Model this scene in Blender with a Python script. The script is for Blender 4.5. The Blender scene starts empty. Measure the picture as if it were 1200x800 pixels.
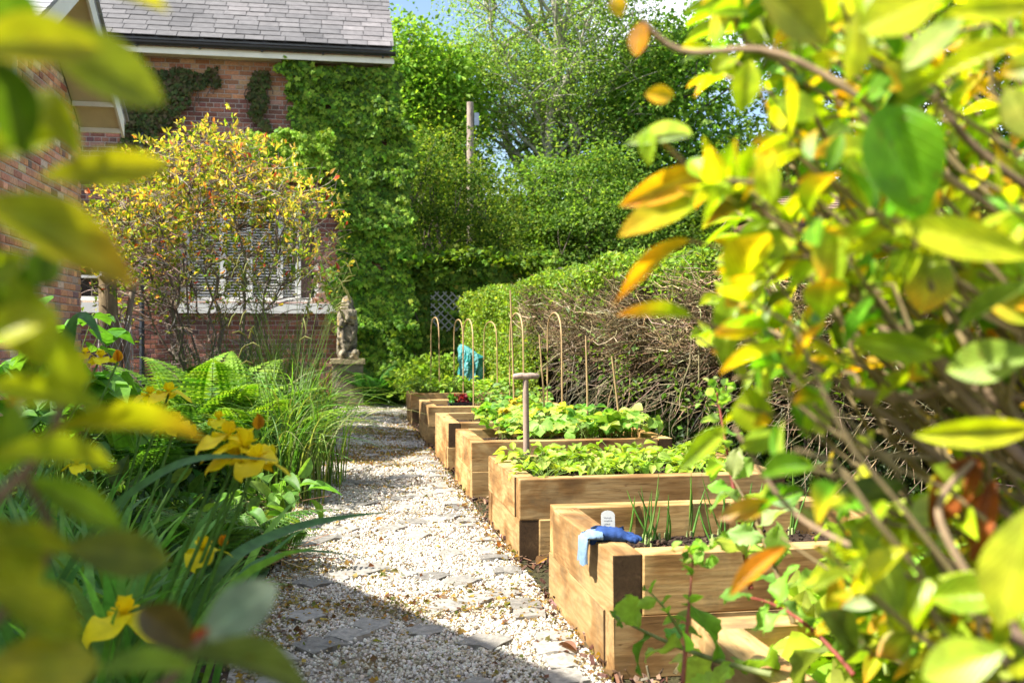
import bpy, bmesh, math, random
import numpy as np
from mathutils import Vector, Matrix

rng = np.random.default_rng(11)
random.seed(11)
scene = bpy.context.scene
COL = scene.collection
R = math.radians

# ------------------------------------------------------------------ camera
FPX, HZ, CAM_H = 1167.0, 395.0, 1.10
YAW = math.atan(200.0 / FPX)
PITCH = math.atan((400.0 - HZ) / FPX)
_f = np.array([math.sin(YAW) * math.cos(PITCH), math.cos(YAW) * math.cos(PITCH), -math.sin(PITCH)])
_r = np.array([math.cos(YAW), -math.sin(YAW), 0.0])
_u = np.cross(_r, _f)
CAM = np.array([0.0, 0.0, CAM_H])

def ray(x, y):
    return _f + (x - 600.0) / FPX * _r + (400.0 - y) / FPX * _u
def at(x, y, Y):
    d = ray(x, y); return CAM + d * (Y / d[1])
def atX(x, y, X):
    d = ray(x, y); return CAM + d * (X / d[0])
def atZ(x, y, Z):
    d = ray(x, y); return CAM + d * ((Z - CAM_H) / d[2])
def atd(x, y, d):
    return CAM + ray(x, y) * d

cam_data = bpy.data.cameras.new("camera")
cam = bpy.data.objects.new("camera", cam_data); COL.objects.link(cam)
cam.location = CAM
cam.rotation_euler = (R(90) - PITCH, 0, -YAW)
cam_data.sensor_width = 36.0
cam_data.lens = 36.0 * FPX / 1200.0
cam_data.clip_start = 0.05
cam_data.clip_end = 2000
cam_data.dof.use_dof = True
cam_data.dof.focus_distance = 5.2
cam_data.dof.aperture_fstop = 4.2
scene.camera = cam

# ------------------------------------------------------------------ mesh builder
def nrm(a):
    a = np.asarray(a, float)
    return a / np.maximum(np.linalg.norm(a, axis=-1, keepdims=True), 1e-9)

class Geo:
    def __init__(s):
        s.v = []; s.f = []; s.c = []; s.n = 0; s.m = []; s.l = []
    def add(s, v, f, col=(1, 1, 1), mat=0, loc=None):
        v = np.asarray(v, float).reshape(-1, 3)
        s.l.append(np.zeros((len(v), 3), np.float32) if loc is None else loc)
        f = np.asarray(f, int)
        c = np.asarray(col, float)
        if c.ndim == 1: c = np.broadcast_to(c, (len(v), 3))
        s.v.append(v); s.f.append(f + s.n); s.c.append(c)
        s.m.append(np.full(len(f), mat)); s.n += len(v)
        return s
    def scatter(s, tv, tf, pos, rot, scl, cols, mat=0):
        tv = np.asarray(tv, float); tf = np.asarray(tf, int)
        pos = np.asarray(pos, float); M = len(pos)
        if M == 0: return s
        scl = np.asarray(scl, float)
        if scl.ndim == 0: scl = np.full((M, 3), float(scl))
        elif scl.ndim == 1: scl = np.repeat(scl[:, None], 3, 1)
        loc = tv[None] * scl[:, None, :]
        v = np.einsum('mij,mkj->mki', rot, loc) + pos[:, None, :]
        f = tf[None] + (np.arange(M) * len(tv))[:, None, None]
        cols = np.asarray(cols, float)
        if cols.ndim == 1: cols = np.broadcast_to(cols, (M, 3))
        if cols.ndim == 2: c = np.repeat(cols[:, None, :], len(tv), 1)
        else: c = cols
        lo = np.tile(tv, (M, 1, 1)); lo[:, :, 2] = rng.random(M)[:, None]
        return s.add(v.reshape(-1, 3), f.reshape(-1, tf.shape[1]), c.reshape(-1, 3), mat, lo.reshape(-1, 3).astype(np.float32))
    def build(s, name, mats, parent=None, smooth=False):
        me = bpy.data.meshes.new(name)
        v = np.concatenate(s.v)
        me.vertices.add(len(v)); me.vertices.foreach_set('co', v.ravel())
        loops = np.concatenate([f.ravel() for f in s.f])
        tot = np.concatenate([np.full(len(f), f.shape[1]) for f in s.f])
        st = np.concatenate([[0], np.cumsum(tot)[:-1]])
        me.loops.add(len(loops)); me.loops.foreach_set('vertex_index', loops.astype(np.int32))
        me.polygons.add(len(tot)); me.polygons.foreach_set('loop_start', st.astype(np.int32))
        if not isinstance(mats, (list, tuple)): mats = [mats]
        for m in mats: me.materials.append(m)
        if len(mats) > 1: me.polygons.foreach_set('material_index', np.concatenate(s.m).astype(np.int32))
        me.update(calc_edges=True)
        me.polygons.foreach_set('use_smooth', np.full(len(tot), bool(smooth)))
        ca = me.color_attributes.new('Col', 'FLOAT_COLOR', 'POINT')
        c = np.concatenate(s.c); c4 = np.ones((len(c), 4)); c4[:, :3] = c
        ca.data.foreach_set('color', c4.ravel().astype(np.float32))
        if any(m_.get('veins') for m_ in mats):
            la = me.attributes.new('Leaf', 'FLOAT_VECTOR', 'POINT'); la.data.foreach_set('vector', np.concatenate(s.l).ravel().astype(np.float32))
        o = bpy.data.objects.new(name, me); COL.objects.link(o)
        if parent is not None: o.parent = parent
        return o

def tag(o, label=None, cat=None, group=None, kind=None):
    if label: o['label'] = label
    if cat: o['category'] = cat
    if group: o['group'] = group
    if kind: o['kind'] = kind
    return o
def thing(name, label, cat, loc=(0, 0, 0), rz=0.0, group=None):
    o = bpy.data.objects.new(name, None); COL.objects.link(o)
    o.empty_display_size = 0.1
    o.location = tuple(float(q) for q in loc); o.rotation_euler = (0, 0, rz)
    return tag(o, label, cat, group)
def dup(root, loc, rz=0.0, s=1.0, label=None, group=None, tilt=(0, 0)):
    r = root.copy(); COL.objects.link(r)
    r.location = tuple(float(q) for q in loc); r.rotation_euler = (tilt[0], tilt[1], rz); r.scale = (s, s, s)
    if label: r['label'] = label
    if group: r['group'] = group
    for ch in list(root.children):
        c = ch.copy(); COL.objects.link(c); c.parent = r
        for g in list(ch.children):
            d = g.copy(); COL.objects.link(d); d.parent = c
    return r

BOXF = np.array([[0, 3, 2, 1], [4, 5, 6, 7], [0, 1, 5, 4], [1, 2, 6, 5], [2, 3, 7, 6], [3, 0, 4, 7]])
def boxv(a, b):
    x0, y0, z0 = a; x1, y1, z1 = b
    return np.array([[x0, y0, z0], [x1, y0, z0], [x1, y1, z0], [x0, y1, z0], [x0, y0, z1], [x1, y0, z1], [x1, y1, z1], [x0, y1, z1]], float)
def box(g, a, b, col=(1, 1, 1), mat=0):
    a2 = np.minimum(a, b); b2 = np.maximum(a, b)
    g.add(boxv(a2, b2), BOXF, col, mat)
def prism(g, quad, thick, col=(1, 1, 1), mat=0):
    """4-point slab given a thickness vector"""
    q = np.asarray(quad, float); t = np.asarray(thick, float)
    g.add(np.concatenate([q, q + t]), BOXF, col, mat)

def tube(g, pts, rad, sides=6, col=(1, 1, 1), mat=0, cap=True):
    p = np.asarray(pts, float); n = len(p)
    rad = np.broadcast_to(np.asarray(rad, float), (n,))
    d = np.gradient(p, axis=0); d = nrm(d)
    ref = np.array([0, 0, 1.0]) if abs(d[:, 2]).mean() < 0.8 else np.array([1.0, 0, 0])
    a = nrm(np.cross(d, ref)); b = np.cross(d, a)
    th = np.linspace(0, 2 * np.pi, sides, endpoint=False)
    v = p[:, None, :] + rad[:, None, None] * (np.cos(th)[None, :, None] * a[:, None, :] + np.sin(th)[None, :, None] * b[:, None, :])
    f = []
    for i in range(n - 1):
        for k in range(sides):
            f.append([i * sides + k, i * sides + (k + 1) % sides, (i + 1) * sides + (k + 1) % sides, (i + 1) * sides + k])
    v = v.reshape(-1, 3)
    c = np.asarray(col, float)
    if c.ndim == 2: c = np.repeat(c, sides, 0)
    g.add(v, f, c, mat)
    if cap:
        for e, s in ((0, 1), (n - 1, -1)):
            ring = v[e * sides:(e + 1) * sides]
            vv = np.concatenate([ring, ring.mean(0, keepdims=True)])
            cc = c if c.ndim == 1 else np.repeat(c[e * sides:e * sides + 1], sides + 1, 0)
            g.add(vv, [[k, sides, (k + 1) % sides] if s > 0 else [(k + 1) % sides, sides, k] for k in range(sides)], cc, mat)

def tubes(g, P, rad, sides=4, cols=(1, 1, 1), mat=0):
    """P: (M, n, 3) many polylines, rad: (M, n) or (n,)"""
    P = np.asarray(P, float); M, n, _ = P.shape
    if M == 0: return
    rad = np.broadcast_to(np.asarray(rad, float), (M, n))
    d = nrm(np.gradient(P, axis=1))
    ref = np.where(np.abs(d[..., 2:3]) < 0.85, np.array([0, 0, 1.0]), np.array([1.0, 0, 0]))
    a = nrm(np.cross(d, ref)); b = np.cross(d, a)
    th = np.linspace(0, 2 * np.pi, sides, endpoint=False)
    v = P[:, :, None, :] + rad[:, :, None, None] * (np.cos(th)[:, None] * a[:, :, None, :] + np.sin(th)[:, None] * b[:, :, None, :])
    f = []
    for i in range(n - 1):
        for k in range(sides):
            f.append([i * sides + k, i * sides + (k + 1) % sides, (i + 1) * sides + (k + 1) % sides, (i + 1) * sides + k])
    f = np.array(f)[None] + (np.arange(M) * n * sides)[:, None, None]
    c = np.asarray(cols, float)
    if c.ndim == 2: c = np.repeat(c, n * sides, 0)
    g.add(v.reshape(-1, 3), f.reshape(-1, 4), c, mat)

def frames(d, up):
    y = nrm(d); up = np.broadcast_to(np.asarray(up, float), y.shape)
    x = np.cross(y, up)
    bad = np.linalg.norm(x, axis=-1) < 1e-3
    if bad.any(): x[bad] = np.cross(y[bad], np.array([1.0, 0.3, 0.2]))
    x = nrm(x); z = np.cross(x, y)
    return np.stack([x, y, z], axis=-1)
def rdir(n, zb=0.0, r=None):
    r = r or rng
    d = r.normal(size=(n, 3)); d[:, 2] += zb
    return nrm(d)
def jit(col, n, v=0.25, h=0.12, r=None):
    r = r or rng
    col = np.asarray(col, float)
    k = np.exp(r.normal(0, v, (n, 1)))
    hh = np.exp(r.normal(0, h, (n, 3)))
    return np.clip(col[None] * k * hh, 0.002, 0.95)
def pick(cols, n, w=None, r=None, v=0.2, h=0.1):
    r = r or rng
    cols = np.asarray(cols, float)
    if w is not None: w = np.asarray(w, float) / np.sum(w)
    i = r.choice(len(cols), n, p=w)
    return np.clip(cols[i] * np.exp(r.normal(0, v, (n, 1))) * np.exp(r.normal(0, h, (n, 3))), 0.002, 0.95)
_ph = np.random.default_rng(5).uniform(0, 6.28, (8, 4))
_dr = np.random.default_rng(6).normal(size=(8, 3))
def noise(p, s=1.0, o=0):
    p = np.asarray(p, float) * s
    if p.shape[-1] == 2: p = np.concatenate([p, np.zeros(p.shape[:-1] + (1,))], -1)
    out = 0
    for i in range(8):
        out = out + np.sin(p @ _dr[(i + o) % 8] * (1 + 0.35 * i) + _ph[i, o % 4]) / (1 + 0.25 * i)
    return out / 3.0

# ------------------------------------------------------------------ leaf templates (length 1 along y, width 1 along x)
def leaf_t(rows=4, cols=3, fold=0.18, droop=0.15, power=0.9, shift=0.45, wave=0.0, teeth=0.0):
    v = []; f = []
    for i in range(rows + 1):
        t = i / rows
        tt = t ** (math.log(0.5) / math.log(shift)) if 0 < t < 1 else t
        w = 0.5 * math.sin(math.pi * tt) ** power
        w *= 1 + teeth * (1 if i % 2 else -1)
        for j in range(cols):
            u = (j / (cols - 1)) * 2 - 1
            z = abs(u) * w * 2 * fold - droop * t * t + wave * math.sin(9 * t + 2 * u) * abs(u)
            v.append([u * w, t, z])
    for i in range(rows):
        for j in range(cols - 1):
            a = i * cols + j
            f.append([a, a + 1, a + cols + 1, a + cols])
    return np.array(v), np.array(f)
LEAF_FAR = (np.array([[0, 0, 0], [0.5, 0.45, 0.12], [0, 1, -0.08], [-0.5, 0.45, 0.12]]), np.array([[0, 1, 2], [0, 2, 3]]))
LEAF_MID = leaf_t(4, 3, 0.2, 0.2)
LEAF_NEAR = leaf_t(12, 7, 0.16, 0.22, 0.85, 0.5)
LEAF_WAVY = leaf_t(14, 9, 0.1, 0.40, 0.6, 0.55, 0.11, 0.10)
def lobed():
    th = [-90, -35, -5, 25, 62, 90, 118, 155, 185, 215]
    rr = [0.12, 0.42, 0.30, 0.52, 0.36, 0.62, 0.36, 0.52, 0.30, 0.42]
    v = [[0, 0.38, 0.07]]
    for a, q in zip(th, rr):
        v.append([q * math.cos(R(a)), 0.38 + q * math.sin(R(a)), -0.05 * q])
    n = len(th)
    return np.array(v), np.array([[0, 1 + k, 1 + (k + 1) % n] for k in range(n)])
LEAF_IVY = lobed()
def trifol():
    V = []; F = []; n = 0
    bv, bf = leaf_t(4, 3, 0.22, 0.25, 0.6, 0.55)
    for a in (0, 68, -68):
        m = Matrix.Rotation(R(a), 3, 'Z')
        v = bv * np.array([0.62, 0.62, 0.62]) + np.array([0, 0.05, 0])
        v = v @ np.array(m).T
        V.append(v); F.append(bf + n); n += len(v)
    return np.concatenate(V), np.concatenate(F)
LEAF_TRI = trifol()

# ------------------------------------------------------------------ materials
def new_mat(name):
    m = bpy.data.materials.new(name); m.use_nodes = True
    nt = m.node_tree; nt.nodes.clear()
    out = nt.nodes.new('ShaderNodeOutputMaterial')
    return m, nt, out
def nd(nt, t, **k):
    n = nt.nodes.new(t)
    for a, b in k.items():
        if a in n.inputs.keys(): n.inputs[a].default_value = b
        else: setattr(n, a, b)
    return n
def ramp(nt, stops):
    r = nt.nodes.new('ShaderNodeValToRGB')
    e = r.color_ramp.elements
    while len(e) < len(stops): e.new(0.5)
    for q, (p, c) in zip(e, stops):
        q.position = p; q.color = (*c, 1) if len(c) == 3 else c
    return r
def mix(nt, fac, a, b, bt='MIX'):
    n = nt.nodes.new('ShaderNodeMix'); n.data_type = 'RGBA'; n.blend_type = bt
    for s, v in ((0, fac), (6, a), (7, b)):
        if hasattr(v, 'is_linked') or isinstance(v, bpy.types.NodeSocket): nt.links.new(v, n.inputs[s])
        else: n.inputs[s].default_value = v if s == 0 else ((*v, 1) if len(v) == 3 else v)
    return n.outputs[2]

def leaf_mat(name, trans=0.4, rough=0.45, spec=0.4, tint=(1.5, 1.45, 0.55), var=0.25, nscale=40.0, veins=False):
    m, nt, out = new_mat(name)
    L = nt.links.new
    a = nd(nt, 'ShaderNodeAttribute', attribute_name='Col')
    tc = nd(nt, 'ShaderNodeTexCoord')
    n = nd(nt, 'ShaderNodeTexNoise', Scale=nscale, Detail=3.0)
    L(tc.outputs['Object'], n.inputs['Vector'])
    r = ramp(nt, [(0.3, (1 - var,) * 3), (0.7, (1 + var,) * 3)])
    L(n.outputs['Fac'], r.inputs['Fac'])
    c = mix(nt, 1.0, a.outputs['Color'], r.outputs['Color'], 'MULTIPLY')
    p = nd(nt, 'ShaderNodeBsdfPrincipled', Roughness=rough)
    p.inputs['Specular IOR Level'].default_value = spec
    if veins:
        m['veins'] = True
        la = nd(nt, 'ShaderNodeAttribute', attribute_name='Leaf'); sp = nd(nt, 'ShaderNodeSeparateXYZ'); L(la.outputs['Vector'], sp.inputs[0])
        def mth(op, a, b=None):
            q = nd(nt, 'ShaderNodeMath', operation=op)
            for i, v in ((0, a), (1, b)):
                if v is None: continue
                if isinstance(v, (int, float)): q.inputs[i].default_value = v
                else: L(v, q.inputs[i])
            return q.outputs[0]
        ax = mth('ABSOLUTE', sp.outputs[0])
        ph = mth('SUBTRACT', mth('MULTIPLY', sp.outputs[1], 62.0), mth('MULTIPLY', ax, 55.0))
        side = mth('POWER', mth('ADD', mth('MULTIPLY', mth('SINE', ph), .5), .5), 9.0)
        midr = mth('SUBTRACT', 1.0, mth('MINIMUM', mth('MULTIPLY', ax, 38.0), 1.0))
        vn = mth('MAXIMUM', mth('MULTIPLY', side, .55), midr)
        lift = mix(nt, 1.0, c, (1.5, 1.45, 1.6), 'MULTIPLY')
        c = mix(nt, vn, c, lift)
        # blemishes: small brown specks and browned margins, different on every leaf
        cv = nd(nt, 'ShaderNodeCombineXYZ'); L(mth('MULTIPLY', sp.outputs[0], .6), cv.inputs[0]); L(sp.outputs[1], cv.inputs[1]); L(mth('MULTIPLY', sp.outputs[2], 40.0), cv.inputs[2])
        sn = nd(nt, 'ShaderNodeTexNoise', Scale=13.0, Detail=3.0); L(cv.outputs[0], sn.inputs['Vector'])
        sr = ramp(nt, [(.66, (0, 0, 0)), (.72, (1, 1, 1))]); L(sn.outputs['Fac'], sr.inputs['Fac'])
        c = mix(nt, mth('MULTIPLY', sr.outputs['Color'], .75), c, (.20, .11, .03))
        bn = nd(nt, 'ShaderNodeTexNoise', Scale=2.2, Detail=2.0); L(cv.outputs[0], bn.inputs['Vector'])
        br = ramp(nt, [(.35, (.72, .80, .7)), (.65, (1.18, 1.1, 1.0))]); L(bn.outputs['Fac'], br.inputs['Fac'])
        c = mix(nt, 1.0, c, br.outputs['Color'], 'MULTIPLY')
        bp = nd(nt, 'ShaderNodeBump', Strength=.5, Distance=.002); bp.invert = True; L(vn, bp.inputs['Height']); L(bp.outputs[0], p.inputs['Normal'])
    L(c, p.inputs['Base Color'])
    t = nd(nt, 'ShaderNodeBsdfTranslucent')
    tcol = mix(nt, 1.0, c, tint, 'MULTIPLY')
    L(tcol, t.inputs['Color'])
    ms = nd(nt, 'ShaderNodeMixShader'); ms.inputs[0].default_value = trans
    L(p.outputs[0], ms.inputs[1]); L(t.outputs[0], ms.inputs[2])
    L(ms.outputs[0], out.inputs['Surface'])
    return m

def col_mat(name, rough=0.7, spec=0.3, nscale=20.0, var=0.25, bump=0.3, bscale=60.0, bdist=0.01, stretch=(1, 1, 1), metallic=0.0, base=None):
    """colour from the Col attribute times a noise, with bump"""
    m, nt, out = new_mat(name)
    L = nt.links.new
    tc = nd(nt, 'ShaderNodeTexCoord')
    mp = nd(nt, 'ShaderNodeMapping'); mp.inputs['Scale'].default_value = stretch
    L(tc.outputs['Object'], mp.inputs['Vector'])
    n = nd(nt, 'ShaderNodeTexNoise', Scale=nscale, Detail=6.0, Roughness=0.6)
    L(mp.outputs[0], n.inputs['Vector'])
    r = ramp(nt, [(0.3, (1 - var,) * 3), (0.7, (1 + var,) * 3)])
    L(n.outputs['Fac'], r.inputs['Fac'])
    if base is None:
        a = nd(nt, 'ShaderNodeAttribute', attribute_name='Col'); src = a.outputs['Color']
    else:
        q = nd(nt, 'ShaderNodeRGB'); q.outputs[0].default_value = (*base, 1); src = q.outputs[0]
    c = mix(nt, 1.0, src, r.outputs['Color'], 'MULTIPLY')
    p = nd(nt, 'ShaderNodeBsdfPrincipled', Roughness=rough, Metallic=metallic)
    p.inputs['Specular IOR Level'].default_value = spec
    L(c, p.inputs['Base Color'])
    n2 = nd(nt, 'ShaderNodeTexNoise', Scale=bscale, Detail=6.0)
    L(mp.outputs[0], n2.inputs['Vector'])
    b = nd(nt, 'ShaderNodeBump', Strength=bump, Distance=bdist)
    L(n2.outputs['Fac'], b.inputs['Height']); L(b.outputs[0], p.inputs['Normal'])
    L(p.outputs[0], out.inputs['Surface'])
    return m

M = {}
M['leaf'] = leaf_mat('leaf', 0.45, 0.5, 0.3)
M['leaf_gloss'] = leaf_mat('glossy_leaf', 0.5, 0.33, 0.35, nscale=60, var=0.2, veins=True, tint=(1.45, 1.5, 0.3))
M['leaf_ivy'] = leaf_mat('ivy_leaf', 0.35, 0.55, 0.2)
M['leaf_tree'] = leaf_mat('tree_leaf', 0.5, 0.6, 0.15, nscale=3.0)
M['petal'] = leaf_mat('petal', 0.35, 0.6, 0.2, tint=(1.1, 1.0, 0.6), var=0.12)
M['bark'] = col_mat('bark', 0.9, 0.15, 14, 0.4, 0.7, 30, 0.02, (1, 1, 0.25))
M['twig'] = col_mat('twig', 0.85, 0.2, 30, 0.3, 0.3, 80, 0.003)
M['stone'] = col_mat('gravel_stone', 0.8, 0.3, 90, 0.15, 0.3, 200, 0.002)
M['brick'] = col_mat('brick', 0.88, 0.15, 45, 0.28, 0.5, 120, 0.006)
M['mortar'] = col_mat('mortar', 0.95, 0.1, 30, 0.2, 0.5, 90, 0.006)
M['paint'] = col_mat('painted_wood', 0.45, 0.4, 6, 0.08, 0.1, 50, 0.002)
M['slate'] = col_mat('slate', 0.55, 0.4, 9, 0.22, 0.4, 40, 0.004)
M['metal_dark'] = col_mat('dark_metal', 0.4, 0.5, 15, 0.2, 0.1, 50, 0.002)
M['soil'] = col_mat('soil', 0.95, 0.15, 25, 0.45, 0.9, 70, 0.02)
M['statue'] = col_mat('weathered_stone', 0.92, 0.15, 7, 0.45, 0.8, 28, 0.02)
M['cloth'] = col_mat('cloth', 0.9, 0.1, 40, 0.15, 0.4, 300, 0.002)
M['plastic'] = col_mat('plastic', 0.45, 0.4, 20, 0.06, 0.1, 60, 0.002)
M['cane'] = col_mat('cane', 0.6, 0.3, 12, 0.25, 0.2, 40, 0.002, (6, 6, 1))
def glass_mat():
    m, nt, out = new_mat('window_glass')
    p = nd(nt, 'ShaderNodeBsdfPrincipled', Roughness=0.03)
    p.inputs['Base Color'].default_value = (0.02, 0.025, 0.025, 1)
    p.inputs['Specular IOR Level'].default_value = 0.9
    nt.links.new(p.outputs[0], out.inputs['Surface'])
    return m
M['glass'] = glass_mat()

def wood_mat(name, end=False):
    """sawn softwood sleeper: grain runs along local x; tint per board"""
    m, nt, out = new_mat(name); L = nt.links.new
    tc = nd(nt, 'ShaderNodeTexCoord'); oi = nd(nt, 'ShaderNodeObjectInfo')
    off = nd(nt, 'ShaderNodeVectorMath', operation='SCALE'); off.inputs[0].default_value = (7.3, 3.1, 5.7)
    mul = nd(nt, 'ShaderNodeMath', operation='MULTIPLY'); mul.inputs[1].default_value = 10.0
    L(oi.outputs['Random'], mul.inputs[0]); L(mul.outputs[0], off.inputs['Scale'])
    ad = nd(nt, 'ShaderNodeVectorMath', operation='ADD')
    L(tc.outputs['Object'], ad.inputs[0]); L(off.outputs[0], ad.inputs[1])
    if not end:
        mp = nd(nt, 'ShaderNodeMapping'); mp.inputs['Scale'].default_value = (1.5, 11, 11)
        L(ad.outputs[0], mp.inputs['Vector'])
        n1 = nd(nt, 'ShaderNodeTexNoise', Scale=2.2, Detail=5.0, Distortion=0.7)
        L(mp.outputs[0], n1.inputs['Vector'])
        w = nd(nt, 'ShaderNodeMath', operation='MULTIPLY'); w.inputs[1].default_value = 8.0
        L(n1.outputs['Fac'], w.inputs[0])
        fr = nd(nt, 'ShaderNodeMath', operation='PINGPONG'); fr.inputs[1].default_value = 1.0
        L(w.outputs[0], fr.inputs[0])
        r1 = ramp(nt, [(0.0, (0.42, 0.262, 0.105)), (0.45, (0.49, 0.315, 0.130)), (1.0, (0.54, 0.365, 0.16))])
        L(fr.outputs[0], r1.inputs['Fac'])
        c = r1.outputs['Color']
        # knots and damp stains with a shape of their own
        n2 = nd(nt, 'ShaderNodeTexNoise', Scale=3.2, Detail=4.0, Distortion=0.6)
        mp2 = nd(nt, 'ShaderNodeMapping'); mp2.inputs['Scale'].default_value = (0.8, 1.6, 1.6)
        L(ad.outputs[0], mp2.inputs['Vector']); L(mp2.outputs[0], n2.inputs['Vector'])
        r2 = ramp(nt, [(0.47, (1, 1, 1)), (0.56, (0.66, 0.54, 0.42)), (0.68, (0.34, 0.25, 0.18))])
        L(n2.outputs['Fac'], r2.inputs['Fac'])
        c = mix(nt, 0.85, c, r2.outputs['Color'], 'MULTIPLY')
        v = nd(nt, 'ShaderNodeTexVoronoi', Scale=4.0); mp3 = nd(nt, 'ShaderNodeMapping'); mp3.inputs['Scale'].default_value = (0.55, 1.5, 1.5)
        L(ad.outputs[0], mp3.inputs['Vector']); L(mp3.outputs[0], v.inputs['Vector'])
        r3 = ramp(nt, [(0.05, (0.22, 0.13, 0.07)), (0.13, (1, 1, 1))])
        L(v.outputs['Distance'], r3.inputs['Fac'])
        c = mix(nt, 0.8, c, r3.outputs['Color'], 'MULTIPLY')
        # sawn upper arris weathers pale
        n4 = nd(nt, 'ShaderNodeTexNoise', Scale=26.0, Detail=4.0)
        mp4 = nd(nt, 'ShaderNodeMapping'); mp4.inputs['Scale'].default_value = (0.22, 2, 2)
        L(ad.outputs[0], mp4.inputs['Vector']); L(mp4.outputs[0], n4.inputs['Vector'])
        r4 = ramp(nt, [(0.35, (0.86, 0.85, 0.84)), (0.65, (1.06, 1.06, 1.06))])
        L(n4.outputs['Fac'], r4.inputs['Fac'])
        c = mix(nt, 1.0, c, r4.outputs['Color'], 'MULTIPLY')
        r5 = ramp(nt, [(0.0, (0.80, 0.80, 0.82)), (1.0, (1.15, 1.12, 1.05))])
        L(oi.outputs['Random'], r5.inputs['Fac'])
        c = mix(nt, 1.0, c, r5.outputs['Color'], 'MULTIPLY')
        bh = n4.outputs['Fac']
        # drying checks along the grain and damp, green-grey weathering in patches
        mp6 = nd(nt, 'ShaderNodeMapping'); mp6.inputs['Scale'].default_value = (1.1, 26, 26); L(ad.outputs[0], mp6.inputs['Vector'])
        n6 = nd(nt, 'ShaderNodeTexNoise', Scale=1.6, Detail=2.0, Distortion=.3); L(mp6.outputs[0], n6.inputs['Vector'])
        r6 = ramp(nt, [(.495, (1, 1, 1)), (.503, (.25, .17, .11)), (.511, (1, 1, 1))]); L(n6.outputs['Fac'], r6.inputs['Fac'])
        n7 = nd(nt, 'ShaderNodeTexNoise', Scale=2.4, Detail=3.0); L(ad.outputs[0], n7.inputs['Vector'])
        r7 = ramp(nt, [(.48, (0, 0, 0)), (.60, (1, 1, 1))]); L(n7.outputs['Fac'], r7.inputs['Fac'])
        c = mix(nt, r7.outputs['Color'], c, mix(nt, 1.0, c, r6.outputs['Color'], 'MULTIPLY'))
        n8 = nd(nt, 'ShaderNodeTexNoise', Scale=5.0, Detail=6.0, Roughness=.7); L(ad.outputs[0], n8.inputs['Vector'])
        r8 = ramp(nt, [(.52, (0, 0, 0)), (.70, (1, 1, 1))]); L(n8.outputs['Fac'], r8.inputs['Fac'])
        gy = nd(nt, 'ShaderNodeMath', operation='MULTIPLY'); gy.inputs[1].default_value = .72; L(r8.outputs['Color'], gy.inputs[0])
        c = mix(nt, gy.outputs[0], c, (.17, .125, .065))
    else:
        mp = nd(nt, 'ShaderNodeMapping'); mp.inputs['Scale'].default_value = (0.1, 1, 1)
        L(ad.outputs[0], mp.inputs['Vector'])
        n1 = nd(nt, 'ShaderNodeTexNoise', Scale=9.0, Detail=6.0)
        L(mp.outputs[0], n1.inputs['Vector'])
        r1 = ramp(nt, [(0.3, (0.035, 0.02, 0.01)), (0.6, (0.09, 0.052, 0.024)), (0.8, (0.2, 0.12, 0.055))])
        n9 = nd(nt, 'ShaderNodeTexNoise', Scale=70.0, Detail=5.0, Distortion=0.8); L(mp.outputs[0], n9.inputs['Vector']); mx = nd(nt, 'ShaderNodeMath', operation='MULTIPLY_ADD'); mx.inputs[1].default_value = 0.45; L(n9.outputs['Fac'], mx.inputs[0]); h9 = nd(nt, 'ShaderNodeMath', operation='MULTIPLY'); h9.inputs[1].default_value = 0.6; L(n1.outputs['Fac'], h9.inputs[0]); L(h9.outputs[0], mx.inputs[2])
        L(mx.outputs[0], r1.inputs['Fac']); c = r1.outputs['Color']; bh = mx.outputs[0]
    p = nd(nt, 'ShaderNodeBsdfPrincipled', Roughness=0.75)
    p.inputs['Specular IOR Level'].default_value = 0.25
    L(c, p.inputs['Base Color'])
    b = nd(nt, 'ShaderNodeBump', Strength=0.35, Distance=0.004)
    L(bh, b.inputs['Height']); L(b.outputs[0], p.inputs['Normal'])
    L(p.outputs[0], out.inputs['Surface'])
    return m
M['sleeper'] = wood_mat('sleeper_wood'); M['endgrain'] = wood_mat('sleeper_end_grain', True)

# ------------------------------------------------------------------ light
SUN_EL = R(51.5)
TRAVEL = np.array([0.79, 0.14, -1.0])          # light goes this way
to_sun = nrm(-TRAVEL)
el = math.asin(to_sun[2]); az = math.atan2(to_sun[0], to_sun[1])     # azimuth from +Y towards +X
sd = bpy.data.lights.new('sun', 'SUN'); sd.energy = 5.0; sd.angle = R(0.53); sd.color = (1.0, 0.95, 0.86)
so = bpy.data.objects.new('sun', sd); COL.objects.link(so)
so.rotation_euler = Vector(TRAVEL).to_track_quat('-Z', 'Y').to_euler()
so.location = (-6, -2, 12)
w = bpy.data.worlds.new('World'); scene.world = w; w.use_nodes = True
nt = w.node_tree; nt.nodes.clear(); L = nt.links.new
out = nd(nt, 'ShaderNodeOutputWorld'); bg = nd(nt, 'ShaderNodeBackground'); bg.inputs['Strength'].default_value = 0.096
sky = nd(nt, 'ShaderNodeTexSky', sky_type='NISHITA'); sky.sun_disc = False
sky.sun_elevation = el; sky.sun_rotation = az
sky.air_density = 1.0; sky.dust_density = 1.2; sky.ozone_density = 1.0
tc = nd(nt, 'ShaderNodeTexCoord'); mp = nd(nt, 'ShaderNodeMapping'); mp.inputs['Scale'].default_value = (1.0, 1.0, 2.2); mp.inputs['Location'].default_value = (0.37, 0.1, 0.0)
L(tc.outputs['Generated'], mp.inputs['Vector'])
cn = nd(nt, 'ShaderNodeTexNoise', Scale=2.6, Detail=8.0, Roughness=0.55); L(mp.outputs[0], cn.inputs['Vector'])
cr = ramp(nt, [(0.50, (0, 0, 0)), (0.62, (1, 1, 1))]); L(cn.outputs['Fac'], cr.inputs['Fac'])
c = mix(nt, cr.outputs['Color'], sky.outputs[0], (7.0, 7.2, 7.6))
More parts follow.
